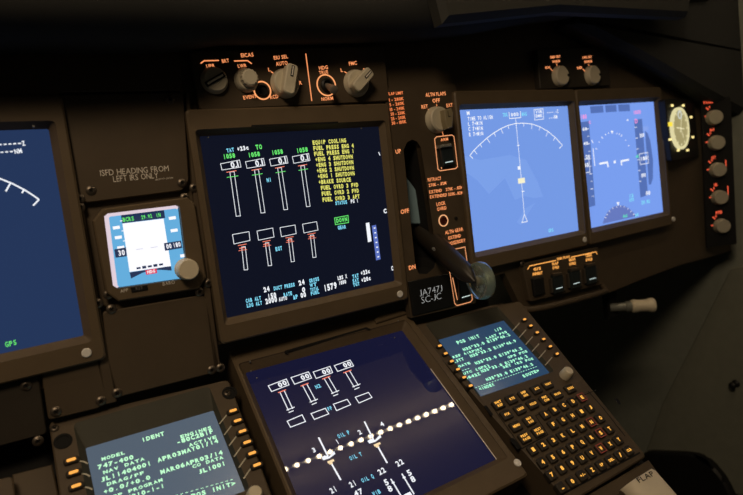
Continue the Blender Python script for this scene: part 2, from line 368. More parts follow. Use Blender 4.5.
mb.build('symbol_lettering', [WH, GRN, CYN, YEL, RED, PALE, emit('cream_symbol', (.92, .88, .62), 1)], sc)

tp, bez, sc = display('flight_display', 'blue primary flight display with dark speed and altitude tapes', MAIN, PQ, (.0085, .020, .011, .021), glass_screen('blue_flight_glass', (.19, .34, .86), 1.0, .2), dot=(673.5, 219))
mb = MB(); DB = 5; PK = 6; PR = 7
mb.ppoly(MAIN, [(579.6, 122.4), (588.8, 121), (595.4, 205.4), (588.4, 207.6)], HS * .5, DB)
for (x0, y0, x1, y1) in ((590, 106.4, 603, 105.6), (605, 105.4, 616.2, 104.8), (618, 104.6, 629.6, 104.2)): mb.ppoly(MAIN, [(x0, y0), (x1, y1), (x1 + .6, y1 + 6.8), (x0 + .8, y0 + 7)], HS * .5, DB)
mb.ppoly(MAIN, [(634, 120), (642, 118.6), (648, 195), (640.4, 197.6)], HS * .5, DB)
mb.ppoly(MAIN, [(645, 131), (647.6, 133), (650.4, 141), (653, 160), (653, 178), (651, 184.5), (648.8, 184.5)], HS * .5, DB)
for i in range(5):
    y = 129 + 15 * i; x = 588.6 + 1.15 * i; mb.pln(MAIN, [(x - 2.6, y), (x, y - .3)], lw, HS); mb.pln(MAIN, [(x - 1.4, y + 7.4), (x + .6, y + 7.2)], lw * .7, HS)
for (x, y, t_) in ((582.6, 131, '60'), (583.6, 145.4, '40'), (585.6, 158.5, '20')): mb.txt(MAIN, (x, y), (x + 4.6, y - .6), t_, 3.4, HS, 0, .04, True)
for i in range(6):
    y = 127.5 + 10.8 * i; x = 636 + .86 * i; mb.pln(MAIN, [(x - 1.2, y), (x + .9, y - .4)], lw, HS)
for (x, y, t_) in ((640, 137.6, '200'), (641.4, 177.6, '000'), (646, 195.4, '00')): mb.txt(MAIN, (x, y), (x + 4.4, y - .8), t_, 4, HS, 0, .05, True)
mb.pln(MAIN, [(583.4, 159.6), (589, 158.6), (590, 172), (584.6, 173)], lw, HS, 0, True); mb.txt(MAIN, (584.4, 167.6), (589, 166.8), '30', 4.4, HS, 0, .05, True)
mb.pln(MAIN, [(639.4, 154), (647.6, 152.4), (648.6, 163), (640.4, 164.6)], lw, HS, 0, True); mb.txt(MAIN, (640.6, 161), (647.6, 159.6), '180', 4, HS, 0, .05, True)
for x0, y0, x1, y1 in ((591.6, 140, 593, 143), (593, 148, 594.8, 166)): mb.pln(MAIN, [(x0, y0), (x1, y1)], lw * 1.4, HS)
for (x, y, dx, dy) in ((601.4, 136.6, 1.4, 2), (605.4, 133.8, .6, 1.4), (608.4, 132.4, .3, 1.4), (617, 132.8, -.2, 1.4), (619.6, 133.4, -.5, 1.6), (622.2, 134.6, -1.2, 2), (598.8, 141.8, .8, .6), (626.2, 139.8, -.8, .8), (595.8, 148.4, 1, .8), (629, 145.2, -.9, 1)): mb.pln(MAIN, [(x, y), (x + dx, y + dy)], lw * 1.3, HS)
mb.ppoly(MAIN, [(610.6, 131), (613.4, 130.6), (612.4, 134)], HS)
mb.pln(MAIN, [(599.4, 163.8), (607.4, 162.4), (608.2, 167)], .0026, HS); mb.pln(MAIN, [(629, 159.6), (621.2, 161.2), (621.8, 165.4)], .0026, HS)
mb.ppoly(MAIN, [(613.6, 160.8), (615.6, 160.4), (615.9, 163), (613.9, 163.4)], HS)
mb.ppoly(MAIN, [(602.6, 223.8), (604.4, 217.6), (608, 211.4), (612.8, 207.2), (618, 205.4), (623.6, 205.6), (629, 208.4), (633.4, 212.4), (636.2, 216.2)], HS * .5, PR)
for (x, y) in ((604.6, 217), (606.2, 213.8), (609, 210.4), (612.6, 207.4), (616.6, 205.8), (620.6, 205.2), (624.6, 205.8), (628.4, 207.8), (631.6, 210.6), (634.4, 213.8)):
    d = Vector((619.6 - x, 226 - y)).normalized() * 2; mb.pln(MAIN, [(x, y), (x + d.x, y + d.y)], lw * .9, HS)
mb.ppoly(MAIN, [(616.4, 202.4), (619.4, 202), (618.4, 206)], HS)
for a, b, t_, c_, hh in (((580.6, 119.4), (587, 118.6), '180', PK, 4.6), ((633.4, 114.8), (641, 113.6), '10000', PK, 4), ((589, 124), (591, 123.6), 'C', PK, 3), ((635, 123.6), (638, 123), 'D', PK, 4.6), ((629.6, 202), (634, 201), 'STD', 2, 3.2), ((629.2, 198), (633.6, 197), '12', 2, 3.6), ((641.6, 204.6), (650, 202.8), '29.92', 2, 3.6), ((623.4, 218), (627.4, 217), 'MAG', 1, 3), ((635.6, 217.2), (638.6, 216), 'H', 2, 3.2), ((588.6, 217), (590.4, 216.6), 'M', 0, 3.6), ((626.6, 122), (629, 121.6), '+', 0, 3.4), ((636, 159), (639, 158), '<', 1, 4)): mb.txt(MAIN, a, b, t_, hh, HS, c_, .04, True)
mb.build('symbol_lettering', [WH, emit('teal_symbol', (.12, .82, .50), 1), emit('aqua_symbol', (.22, .78, .92), 1), YEL, RED, emit('tape_blue', (.085, .16, .46), 1), emit('pink_symbol', (.88, .32, .72), 1), emit('rose_blue', (.13, .19, .52), 1)], sc)

# lower engine display ---------------------------------------------------
tlq = LOW.at(245.5, 373); trq = LOW.at(402, 330.5); brq = LOW.at(495.8, 459.5)
s1 = LOW.at(296.6, 495); ldir = (s1 - tlq); blq = tlq + ldir * ((brq.y - tlq.y) / ldir.y)
LE = [tlq, trq, brq, blq]
M_LE = glass_screen('lower_display_glass', (.0070, .0075, .031), 1.0, .015, 1.5)
t3, bez, sc = display('engine_display', 'sloping lower engine display with white gauges and a reflected row of lamps', LOW, LE, (.009, .0235, .014, .026), M_LE, hf=.009, ch=.006, dot=(517.3, 463), base_h=-.03)
mb = MB()
for k in ((253, 368, 258, 366),): pass
hh_ = .0092
mb.ppoly(LOW, [(284, 352.6), (285, 350.6), (366, 327.2), (371, 329), (369, 330), (365.4, 329.4), (288, 351.8), (287.6, 353)], hh_)
mb.build('slot', VOID, bez, LOW)
MB().pln(LOW, [(430.5, 368.6), (496.6, 459.4)], .0011, .0012).build('edge_highlight', WHITEB, bez, LOW)  # white strip painted in as the highlight along the glass edge
# raised step at the end of the top edge
stp = [LOW.at(x, y, .009) for x, y in ((374, 321), (378, 316.6), (394, 311.6), (404, 312.6), (406, 315), (376, 324.6))]
MB().slab([(p.x, p.y) for p in stp], .0085, .0125, .001).build('step', BROWN2, bez, LOW)
for p in ((250, 361.6), (251, 371.4), (256.8, 378.3), (398, 321), (394.5, 338)):
    c = LOW.at(*p, .0); c.z = .009 if p[1] in (361.6, 321) else 0; c = LOW.at(*p, c.z)
    MB().lathe(c, [(.0009, -.001), (.0006, .0010)], seg=8).build('rivet', GREYM, bez, LOW)
mb = MB(); lw = .0008
boxes = ([(268.2, 385.8), (286.3, 379), (289, 384.8), (271.6, 391.5)], [(291, 377.6), (308.5, 371.8), (311.6, 378), (294.6, 384.2)], [(313.2, 372), (330, 366.4), (332.6, 372.6), (316.2, 378.4)], [(334.3, 365.6), (350, 360), (353.6, 365.8), (337.6, 371.4)])
for b in boxes:
    mb.pln(LOW, b, lw, HS, 0, True)
    L = lambda s_, t_: (b[0][0] * (1 - s_) * (1 - t_) + b[1][0] * s_ * (1 - t_) + b[2][0] * s_ * t_ + b[3][0] * (1 - s_) * t_, b[0][1] * (1 - s_) * (1 - t_) + b[1][1] * s_ * (1 - t_) + b[2][1] * s_ * t_ + b[3][1] * (1 - s_) * t_)
    mb.txt(LOW, L(.47, .86), L(.95, .86), '00', 5, HS, 0, .04, True)
def nbar(x0, y0, x1, y1):
    w = 2.1
    for s_ in (-1, 1): mb.pln(LOW, [(x0 + s_ * w, y0 - s_ * w * .4), (x1 + s_ * w, y1 - s_ * w * .4)], lw, HS)
    mb.pln(LOW, [(x0 - 4, y0 + 1.5), (x0 + 4, y0 - 1.5)], lw * 1.2, HS + .0001, 4)
    mb.pln(LOW, [(x1 - 4, y1 + .6), (x1 + 4, y1 - 2.6)], lw, HS)
    mb.pln(LOW, [(x1 - 2, y1 + 3), (x1 + 3, y1 + 1)], lw, HS)
for a in ((282, 391.2, 290.6, 409.6), (304.6, 384.6, 313.8, 401.6), (326.2, 377.6, 335.2, 393), (347.4, 371.4, 356.4, 386.4)): nbar(*a)
for b in ([(287.2, 421.2), (302.1, 414.8), (305.5, 421.5), (290.5, 427.2)], [(311, 413.6), (325.3, 408.3), (328.8, 413.8), (314.4, 419.4)], [(333.4, 404.2), (347.2, 399.3), (350.7, 404.6), (336.6, 410.6)], [(355.3, 397.2), (368.4, 392.4), (372, 397.4), (359, 403)]): mb.pln(LOW, b, lw, HS, 0, True)
for a, b, s_, hh, mi in (((316.4, 389), (321.6, 387), 'N2', 4, 2), ((328.6, 411), (333, 409.2), 'FF', 4, 2), ((338.8, 438.6), (350.4, 433.8), 'OIL P', 4.4, 2), ((350.6, 460.6), (362.6, 455.6), 'OIL T', 4.4, 2), ((362.6, 482.8), (374.4, 477.6), 'OIL Q', 4.4, 2), ((313.2, 453), (316.8, 451.4), '3', 5, 0), ((337, 444.4), (340, 443), '1', 5, 0), ((359.4, 435), (362.6, 433.6), '2', 5, 0), ((381.6, 427), (385, 425.4), '4', 5, 0),
                         ((331.6, 494), (338, 490.6), '21', 6, 0), ((351, 488), (357.4, 484.8), '21', 6, 0), ((379.8, 475.4), (386.6, 471.8), '22', 6, 0), ((397.8, 467), (404.6, 463.4), '22', 6, 0), ((373.6, 496.4), (381.4, 493), 'VIB', 4.6, 2), ((355.6, 497), (364, 493), '47', 6, 0)): mb.txt(LOW, a, b, s_, hh, HS, mi, .03, True)
for (x, y) in ((318.6, 437.4), (364.4, 421.4)): mb.pln(LOW, [(x, y), (x + 9.4, y + 19)], .0015, HS)
for (x, y) in ((321.4, 457.6), (367.4, 441)): mb.ppoly(LOW, [(x, y), (x + 3, y - 2.2), (x + 7.6, y - 1), (x + 12.6, y - 6.6), (x + 14, y - 3.8), (x + 8, y + .8), (x + 2, y + 2.6)], HS)
for (x, y) in ((330.6, 462), (377, 445)): mb.pln(LOW, [(x, y), (x + 10.2, y + 18)], .0015, HS); mb.pln(LOW, [(x - 3, y + .6), (x + 3.4, y - 2)], .0020, HS + .0001, 5); mb.pln(LOW, [(x - 1.2, y + 2), (x + 2, y + .8)], .0016, HS + .0001, 5)
# the two tall scales with 5 over 8
for (x, y) in ((390.8, 478.8), (401.8, 473.6)): mb.pln(LOW, [(x, y), (x + 12.4, y + 20.6)], .0012, HS); mb.pln(LOW, [(x + 1, y + 4.4), (x + 3.6, y + 3.2)], .0012, HS)
for (x, y) in ((385.6, 486), (408.6, 476.4)): mb.txt(LOW, (x, y), (x + 4.4, y - 2), '5', 6.4, HS, 0, .03, True); mb.txt(LOW, (x + 3.6, y + 6.4), (x + 8, y + 4.4), '8', 6.4, HS, 0, .03, True)
mb.ppoly(LOW, [(404, 494.6), (410, 491.6), (413, 496), (406, 500)], HS)
mb.build('symbol_lettering', [*TICKS, emit('peach_symbol', (.95, .72, .42), 1)], sc, LOW)

OLIVE = principled('shaded_olive_paint', (.045, .044, .032), .65)  # dark olive finish with the shade of the sloped recess painted in
# ------------------------------------------------------------------ control display units
KA = {}
def lsk(parent, fr, x, y, w=11.5, hp=5.0, h=.004):
    c = fr.at(x, y, h); mm = .00095
    k = MB().slab(rrect(c.x - w / 2 * mm, c.y - hp / 2 * mm, c.x + w / 2 * mm, c.y + hp / 2 * mm, .0018), h - .004, h + .003, .0008).build('key', DARKB, parent, fr)
    MB().slab(rrect(c.x - w * .30 * mm, c.y - .0011, c.x + w * .30 * mm, c.y + .0011, .001), h + .0028, h + .0034).build('light_bar', KEYF, k, fr)
def cdu_body(parent, fr, outer, quad, h, ch=.010, deep=-.10):
    z = lambda P, hh: [(p[0], p[1], hh) for p in P]
    q = [(p[0], p[1]) for p in quad]
    o = rquad(outer, .005); oi = rquad(inset(outer, .0012), .005); n = len(o)
    fi = rquad([(q[0][0] - .005, q[0][1] + .022), (q[1][0] + .003, q[1][1] + .022), (q[2][0] + .003, q[2][1] - .002), (q[3][0] - .005, q[3][1] - .002)], .004)
    gi = rquad(q, .001)
    mb = MB(); mb.loft([z(o, deep), z(o, h - .0012), z(oi, h), z(fi, h)], 0, False, False)
    hs = mb.build('housing', BROWN, parent, fr, 30)
    MB().loft([z(fi, h), z(gi, 0), z(gi, -.003)], 0, False, False).build('screen_recess', OLIVE, hs, fr)
    return hs
# copilot side unit
rq = [LOW.at(*p) for p in ((438.3, 340), (503.7, 320.5), (549.8, 372.8), (480.9, 396.5))]
HC = .004
ro = [LOW.at(x, y, HC) for x, y in ((413, 325), (520, 300.5), (647, 456), (570, 503))]
ro = [(p.x, p.y) for p in ro]
tc = thing('control_display_unit', 'brown keypad unit with green text page headed POS INIT and lit letter keys', 'control unit', LOW, ((ro[0][0] + ro[2][0]) / 2, (ro[0][1] + ro[2][1]) / 2), 'control display units')
body = cdu_body(tc, LOW, ro, rq, HC)
sc = MB().slab([(p.x, p.y) for p in rq], -.004, 0).build('screen', glass_screen('teal_page_glass', (.020, .055, .115), 1, .2), tc, LOW)
mb = MB()
for a, b, s_, hp in (((458, 344.4), (480.2, 337.2), 'POS INIT', 5), ((495.4, 332), (502.4, 329.2), '1/3', 4.2), ((487, 339.4), (507.6, 332.6), 'LAST POS', 3.8), ((464, 351.2), (510.8, 335.6), "N35°33.0 E139°46.2", 4.4), ((453.4, 358.4), (483, 349.4), 'REF AIRPORT', 3.8), ((454, 363.4), (464.6, 360), 'RJTT', 4.4), ((471, 357.6), (516.8, 341.8), "N35°33.2 E139°46.9", 4.4),
                     ((459, 367.8), (471, 363.8), 'GATE', 3.8), ((459.6, 372.4), (470, 369), '----', 4), ((476, 364.8), (522.8, 349.4), "N35°33.0 E139°46.2", 4.4), ((464, 375), (490, 366), 'UTC (GPS)', 3.8), ((508.4, 358.6), (528, 352), 'GPS POS', 3.8), ((466, 379.8), (481, 374.8), '0642Z', 4.4), ((482, 372.8), (528.4, 357.2), "N35°33.0 E139°46.2", 4.4),
                     ((503.4, 368.6), (534, 359.4), 'SET IRS POS', 3.8), ((487, 381.2), (533.8, 365.2), "N35°33.0 E139°46.2", 4.4), ((475.4, 388.6), (537.6, 367), '------------------------', 3.4), ((480, 390.6), (495, 385.6), '<INDEX', 4.4), ((524, 377.6), (540, 371.4), 'ROUTE>', 4.4)): mb.txt(LOW, a, b, s_, hp * (.76 if hp > 4 else .70), HS, 0, .05, True)
mb.build('page_lettering', [MINT], sc, LOW)
for x, y in ((439, 347.5), (444.8, 355.2), (450.8, 363), (457, 371), (463.2, 379), (469.6, 387.4), (523.6, 321), (529.8, 327.3), (536.2, 334), (542.6, 340.7), (549.2, 348), (556, 355.4)): lsk(tc, LOW, x, y, 8, 4.2, HC)
mb = MB()
for k in range(6): MB().pln(LOW, [(512.6 + 6.5 * k, 330.8 + 6.9 * k), (519.6 + 6.5 * k, 322.8 + 6.9 * k)], .0010, HC + .0003).build('marking', LINEP, body, LOW)
c = LOW.at(568, 371.5, HC + .008); c.z = HC
MB().lathe(c, [(.0062, -.001), (.0062, .002), (.0055, .009), (.0045, .0105)], seg=20).build('brightness_knob', CREAM, tc, LOW, 40)
for q in ([(483.4, 405.6), (486.6, 405.4), (493.4, 414.6), (490.4, 415.6)], [(509, 439), (513, 437.6), (522, 447.6), (517.6, 449.6)], [(614, 398.6), (616.8, 397.8), (621.6, 403.4), (619, 404.6)]):
    MB().ppoly(LOW, q, HC + .0004).build('slot', VOID, body, LOW)
fk = [(499, 403.5, ('INIT', 'REF')), (512, 398.5, ('RTE',)), (524.5, 393.8, ('DEP', 'ARR')), (536.8, 388.6, ('ATC',)), (548, 383.9, ('VNAV',)), (570.6, 388, ('EXEC',)), (507.2, 414, ('FIX',)), (520.5, 408.7, ('LEGS',)), (533, 403.6, ('HOLD',)), (545.4, 398.6, ('FMC', 'COM')), (557.4, 393.8, ('PROG',)),
      (516.4, 425.6, ('MENU',)), (529.8, 420, ('NAV', 'RAD')), (525.4, 437, ('PREV', 'PAGE')), (538.8, 431, ('NEXT', 'PAGE'))]
ak = [('ABCDE', [(545.5, 414), (554.6, 409.4), (563.8, 405.2), (573, 401.2), (582, 397.2)]), ('FGHIJ', [(553.4, 424), (563, 419.6), (572.5, 415.5), (581.6, 411.4), (590.5, 407.4)]), ('123KLMNO', [(533.2, 449.4), (543.2, 444.6), (553.3, 440), (562.6, 435.4), (572.5, 430.8), (582, 426.4), (591.3, 422), (600.4, 417.8)]),
      ('456PQRST', [(542.8, 462), (552.8, 457), (563, 452), (572.6, 446.8), (582, 442), (591.4, 437.2), (600.6, 432.8), (609.4, 428.6)]), ('789UVWXY', [(551.8, 474.4), (562, 468), (572.4, 462.8), (582.2, 457.8), (591.6, 453), (601, 448.2), (610, 443.8), (618.6, 439.4)]), ('.0%Z_#/&', [(562, 487), (572.4, 481.2), (582.6, 475), (592.2, 469.8), (601.6, 464.6), (611.2, 459.8), (620.2, 454.8), (629, 450)])]
UX, UY = Vector((9.6, -4.5)), Vector((4.7, 5.6))
def keycap(x, y, wpx, hpx, lines, mat, red=False, letter_h=4.4):
    c = LOW.at(x, y, HC + .003); w = wpx * .00102; hh = hpx * .00102
    k = MB().slab(rrect(c.x - w / 2, c.y - hh / 2, c.x + w / 2, c.y + hh / 2, .0012, 3), HC - .002, HC + .003, .0007).build('key', DARKB, tc, LOW)
    mb = MB(); n = len(lines)
    for i, s_ in enumerate(lines):
        tw = min(.80 * w, len(s_) * .0021 + .0002) if n > 1 or len(s_) > 1 else .0033
        lh = .0026 if len(s_) > 1 else .0040
        v = c.y - lh / 2 + ((n - 1) / 2 - i) * .0036
        p0 = LOW.px((c.x - tw / 2, v, HC + .0032)); p1 = LOW.px((c.x + tw / 2, v, HC + .0032))
        e = LOW.px((c.x - tw / 2, v + lh, HC + .0032))
        mb.txt(LOW, p0, p1, s_, (e - p0).length, HC + .0032, 0, .05)
    mb.build('lettering', mat, k, LOW)
    if red:
        r_ = .0009; P = lambda d: [(c.x - d * w / 2, c.y - d * hh / 2), (c.x + d * w / 2, c.y - d * hh / 2), (c.x + d * w / 2, c.y + d * hh / 2), (c.x - d * w / 2, c.y + d * hh / 2)]
        MB().line(P(.86), .0006, HC + .0033, 0, True).build('edge_marking', KEYR, k, LOW)
for x, y, ls in fk: keycap(x, y, 12.2, 9.6, ls, KEYL)
NAMES = {'%': '+/-', '_': 'SP', '#': 'DEL', '&': 'CLR'}
for row, pts in ak:
    for ch_, (x, y) in zip(row, pts): keycap(x, y, 9.2, 9.2, (NAMES.get(ch_, ch_),), KEYL, ch_ in 'ENSW')
mb = MB()
mb.pln(LOW, [(490.6, 404), (522, 448.4), (548, 434.6), (535.6, 415.6), (596, 390)], .0009, HC + .0003); mb.pln(LOW, [(588, 391), (603, 408), (625, 436)], .0011, HC + .0003); mb.pln(LOW, [(557, 497), (640, 452.6)], .0016, HC + .0003)
mb.build('groove', VOID, body, LOW)

# captain side unit
lqv = [LOW.at(85.5, 448.3), LOW.at(213.2, 410.6)]
e1 = LOW.at(244.4, 489.7); dr = (e1 - lqv[1]); e2 = LOW.at(95, 495); dl = (e2 - lqv[0]); hgt = -.076
lq = [lqv[0], lqv[1], lqv[1] + dr * (hgt / dr.y), lqv[0] + dl * (hgt / dl.y)]
lo_ = [LOW.at(x, y, HC) for x, y in ((48.5, 421.5), (228.5, 378.8))]; b0 = LOW.at(268, 495, HC); a0 = LOW.at(57, 495, HC)
lo_ = [(lo_[0].x, lo_[0].y), (lo_[1].x, lo_[1].y), (b0.x, -.215), (a0.x, -.215)]
tcl = thing('control_display_unit', 'brown keypad unit with pale green text page headed IDENT', 'control unit', LOW, ((lo_[0][0] + lo_[2][0]) / 2, (lo_[0][1] + lo_[2][1]) / 2), 'control display units')
body = cdu_body(tcl, LOW, lo_, lq, HC)
sc = MB().slab([(p.x, p.y) for p in lq], -.004, 0).build('screen', glass_screen('grey_page_glass', (.085, .115, .155), 1, .2), tcl, LOW)
mb = MB()
for a, b, s_, hp in (((141.8, 442.4), (164.8, 435.2), 'IDENT', 6), ((101.7, 461), (125.3, 454), 'MODEL', 5.2), ((98, 469.6), (134, 458.8), '747-400', 6.4), ((103.4, 474.4), (145, 460), 'NAV DATA', 5.2), ((101, 482.4), (151.8, 464.8), 'JL11404001', 6.4), ((107, 486.2), (144.5, 474), 'DRAG/FF', 5.2), ((103.6, 494.4), (150.8, 479), '+0.0/+0.0', 6.4), ((113, 498.6), (163, 481), 'OP PROGRAM', 5.2), ((112, 505.6), (165, 487.4), 'AW-C010-1-1', 6.4),
                     ((180.7, 438.6), (212, 428.8), 'ENGINES', 5.2), ((177, 444.6), (213.8, 433), '-80C2B1F', 6.4), ((189.3, 447), (216.9, 438.2), 'ACTIVE', 5.2), ((158, 462.6), (218.8, 442.4), 'APR03MAY01/14', 6.4), ((160.9, 474.6), (223.2, 454), 'MAR06APR03/14', 6.4), ((192.6, 468.4), (223.6, 458.6), 'CO DATA', 5.2), ((198.8, 474.4), (226.2, 465), 'JL1001', 6.4), ((108, 516), (233.8, 480), '------------------------', 4.6), ((191.6, 498.6), (236, 485), 'POS INIT>', 6.4), ((120, 521), (160, 509), '<INDEX', 6.4)): mb.txt(LOW, a, b, s_, hp * (.70 if hp > 5.5 else .64), HS, 0, .045, True)
mb.build('page_lettering', [MINT2], sc, LOW)
for x, y in ((71.6, 461.7), (74, 474), (76.6, 487.6), (79.4, 501.4), (232.8, 412.4), (237.3, 422.4), (242.2, 433), (246.8, 444), (251.8, 455), (256.6, 466.6)): lsk(tcl, LOW, x, y, 11, 5.2, HC)
mb = MB()
for k in range(6): MB().pln(LOW, [(219.3 + 4.9 * k, 424 + 10.9 * k), (226.6 + 4.8 * k, 415 + 10.7 * k)], .0010, HC + .0003).build('marking', LINEP, body, LOW)
for x, y in ((79.4, 461), (81.6, 473.6), (84, 487)): MB().pln(LOW, [(x, y), (x + 4.6, y + .6), (x + 8.4, y + 2.6)], .0010, HC + .0003).build('marking', LINEP, body, LOW)
c = LOW.at(255, 493, HC + .008); c.z = HC
MB().lathe(c, [(.0065, -.001), (.0065, .002), (.0055, .009), (.0045, .0105)], seg=20).build('brightness_knob', CREAM, tcl, LOW, 40)
for x, y in ((54.6, 428.6), (227, 393.4)):
    screw(body, LOW, x, y, HC, .0026)
for x, y in ((63, 441.4), (229.5, 393)):
    c = LOW.at(x, y, HC); mb = MB(); mb.lathe(c, [(.0065, .0002), (.0065, .0006), (.0045, .0008), (.004, -.001)], seg=20); mb.build('latch', VOID, body, LOW)

# ------------------------------------------------------------------ instrument panel plates
def plate(name, label, px, h0=-.006, h1=.0015, mat=BROWN, b=.0008, r=.003, cat='panel', screws=(), fr=MAIN, group=None, tops=()):
    P = [fr.at(x, y, h1) for x, y in px]; P = [(p.x, p.y) for p in P]
    c = (sum(p[0] for p in P) / len(P), sum(p[1] for p in P) / len(P))
    t = thing(name, label, cat, fr, c, group)
    MB().slab(rquad(P, r, 3) if r else P, h0, h1, b).build('face_plate', mat, t, fr)
    for x, y in screws: screw(t, fr, x, y, h1)
    return t
plate('blank_panel', 'wide dark blank panel under the glareshield with one small fastener', [(-30, 36), (179, 36), (182.5, 90.5), (57, 92.5), (56, 105), (-30, 106)], screws=((168, 45.5),))
t = plate('placard_panel', 'brown panel lettered ISFD HEADING FROM LEFT IRS ONLY', [(59, 95), (183.5, 92.6), (189, 181), (183, 190.6), (86, 203), (76, 196)], screws=((170, 99.4), (91, 190.4), (182, 183)))
mb = MB(); mb.txt(MAIN, (100.6, 176), (169, 171), 'ISFD HEADING FROM', 6, .0018, 0, .0); mb.txt(MAIN, (113.6, 182), (158.6, 178), 'LEFT IRS ONLY', 6, .0018, 0, .0); mb.txt(MAIN, (155.6, 180.4), (173, 178.4), 'BL8757 DESN', 1.6, .0018, 0, .0)
mb.build('lettering', PRINT, t)
plate('blank_panel', 'narrow brown panel strip beside the engine display and standby instrument', [(186, 92.6), (189.6, 92.4), (212, 300), (221, 370), (214, 373), (205, 300), (193, 190)], screws=((194, 187.8), (220.5, 367.8)), r=.001)
plate('blank_panel', 'narrow brown panel strip between dark navigation display and standby instrument', [(64, 104), (72.5, 160), (82.6, 204), (97, 290), (117, 402), (105, 405), (97, 345), (72.5, 196), (60, 112)], screws=((79.6, 199), (79.6, 207.4), (98, 303.4)), r=.001)
plate('blank_panel', 'plain brown blank panel directly below the standby instrument', [(102.6, 312), (203, 295), (206.5, 299), (219.5, 365), (212, 373.5), (118, 397.5), (108, 360)], screws=((111.4, 309.2), (199.6, 291.8), (211.7, 370), (117, 393), (101, 401)))
plate('blank_panel', 'brown blank panel under the dark navigation display with corner screws', [(41.5, 373), (97, 357), (107, 398), (100, 408), (48.5, 420.5)], screws=((56, 411.6),))
plate('blank_panel', 'dark brown blank panel beside the IDENT keypad unit above a slot', [(-60, 402), (38.5, 374), (45, 421), (47, 434), (-60, 462)], h1=0.0, mat=DARKB, screws=((26, 385.6), (38, 441)))

# standby instrument
SQ = [(108.6, 216.8), (176.8, 208.4), (185.4, 277), (117.6, 286.6)]
hh_ = .006
t = thing('standby_instrument', 'small square standby flight instrument with bright white and sky blue screen', 'instrument', MAIN, MAIN.at(147, 248))
o = [MAIN.at(x, y, hh_) for x, y in ((93, 221), (103, 208.6), (187, 197.2), (195, 203.4), (206.6, 278), (199, 289), (119, 301.6), (106, 292))]
o = [(p.x, p.y) for p in o]; q = [MAIN.at(x, y, 0) for x, y in SQ]; q = [(p.x, p.y) for p in q]
# square opening inside an eight-cornered face: double up the corners
q8 = [q[0], (q[0][0] + .003, q[0][1]), (q[1][0] - .003, q[1][1]), q[1], q[2], (q[2][0] - .003, q[2][1]), (q[3][0] + .003, q[3][1]), q[3]]
eL, eT, eR, eB = .0038, .0026, .0012, .0008
f8 = [(q[0][0] - eL, q[0][1] + .0005), (q[0][0] - eL + .003, q[0][1] + eT), (q[1][0] + eR - .002, q[1][1] + eT), (q[1][0] + eR, q[1][1] + .001), (q[2][0] + eR, q[2][1] + .002), (q[2][0] + eR - .002, q[2][1] - eB), (q[3][0] - eL + .003, q[3][1] - eB), (q[3][0] - eL, q[3][1] + .002)]
g8 = [(q[0][0], q[0][1] - .001), (q[0][0] + .001, q[0][1]), (q[1][0] - .001, q[1][1]), (q[1][0], q[1][1] - .001), (q[2][0], q[2][1] + .001), (q[2][0] - .001, q[2][1]), (q[3][0] + .001, q[3][1]), (q[3][0], q[3][1] + .001)]
z = lambda P, h: [(p[0], p[1], h) for p in P]
bz = MB().loft([z(o, -.006), z(o, hh_ - .0012), z(inset(o, .0012), hh_), z(f8, hh_), z(f8, .001)], 0, False, False).build('bezel', BROWN2, t, MAIN, 30)
MB().loft([z(f8[6:] + f8[:4], .0012), z(g8[6:] + g8[:4], .0008)], 0, False, False, False).build('lit_rim', emit('pink_white_rim', (.80, .66, .74), .95), bz)
sc = MB().slab(inset(f8, .0003), -.004, .0006).build('screen', glass_screen('standby_glass', (.13, .42, .72), 1, .2), t)
mb = MB(); h_ = .0010
mb.ppoly(MAIN, [(122.4, 223.6), (163.6, 218.6), (171, 266), (129.6, 272)], h_)
mb.ppoly(MAIN, [(121, 215.2), (164, 210), (165.2, 218), (122.2, 223.4)], h_, 5)
mb.txt(MAIN, (123, 222), (134.4, 220.4), 'BCRS', 4.4, h_ + .0002, 1, .03, True); mb.txt(MAIN, (141.6, 219.4), (152.4, 217.8), '29.92', 4, h_ + .0002, 1, .03, True); mb.txt(MAIN, (156, 217.4), (161, 216.6), 'IN', 4, h_ + .0002, 1, .03, True)
for x, y in ((113.6, 226.6), (115.6, 236.4), (118, 246.6), (169.6, 217), (171.4, 229.4), (181, 254.6)): mb.ppoly(MAIN, [(x - 1, y), (x + 6, y - 1), (x + 6.4, y + 2), (x - .4, y + 3)], h_)
for x, y in ((120, 221), (121.6, 231), (123, 241)): mb.pln(MAIN, [(x, y), (x + 2.4, y - .3)], .0006, h_)
mb.ppoly(MAIN, [(114.2, 249.4), (126, 247.4), (127, 256.2), (115.6, 257.8)], h_ + .0002, 5); mb.txt(MAIN, (118.6, 256), (125.4, 254.8), '30', 5.4, h_ + .0004, 0, .03, True)
mb.ppoly(MAIN, [(163.8, 243.2), (181, 240.6), (182.2, 248), (165, 250.8)], h_ + .0002, 5); mb.txt(MAIN, (166.6, 249), (172, 248), '00', 4.8, h_ + .0004, 0, .03, True); mb.txt(MAIN, (173.4, 247.8), (181, 246.4), '180', 4.8, h_ + .0004, 0, .03, True)
mb.ppoly(MAIN, [(129.6, 272.4), (171, 266), (171.8, 270.6), (164, 270), (152, 269.6), (142, 273), (131, 278.6)], h_ + .0001, 5)
for i in range(5): x = 136.6 + 5.6 * i; y = 268.4 - .9 * i; mb.pln(MAIN, [(x, y), (x + 4, y - .6)], .0022 if i % 2 else .0016, h_ + .0002, 5)
mb.ppoly(MAIN, [(145.4, 270.2), (156.6, 268.4), (157.2, 273), (146.2, 274.8)], h_ + .0003, 4); mb.txt(MAIN, (147.4, 273.8), (155.4, 272.4), 'HDG', 3.2, h_ + .0005, 0, .03, True)
for x in (136, 150.6): mb.pln(MAIN, [(x, 249.6 - (x - 136) * .13), (x + 7, 248.6 - (x - 136) * .13)], .0004, h_ + .0002, 6)
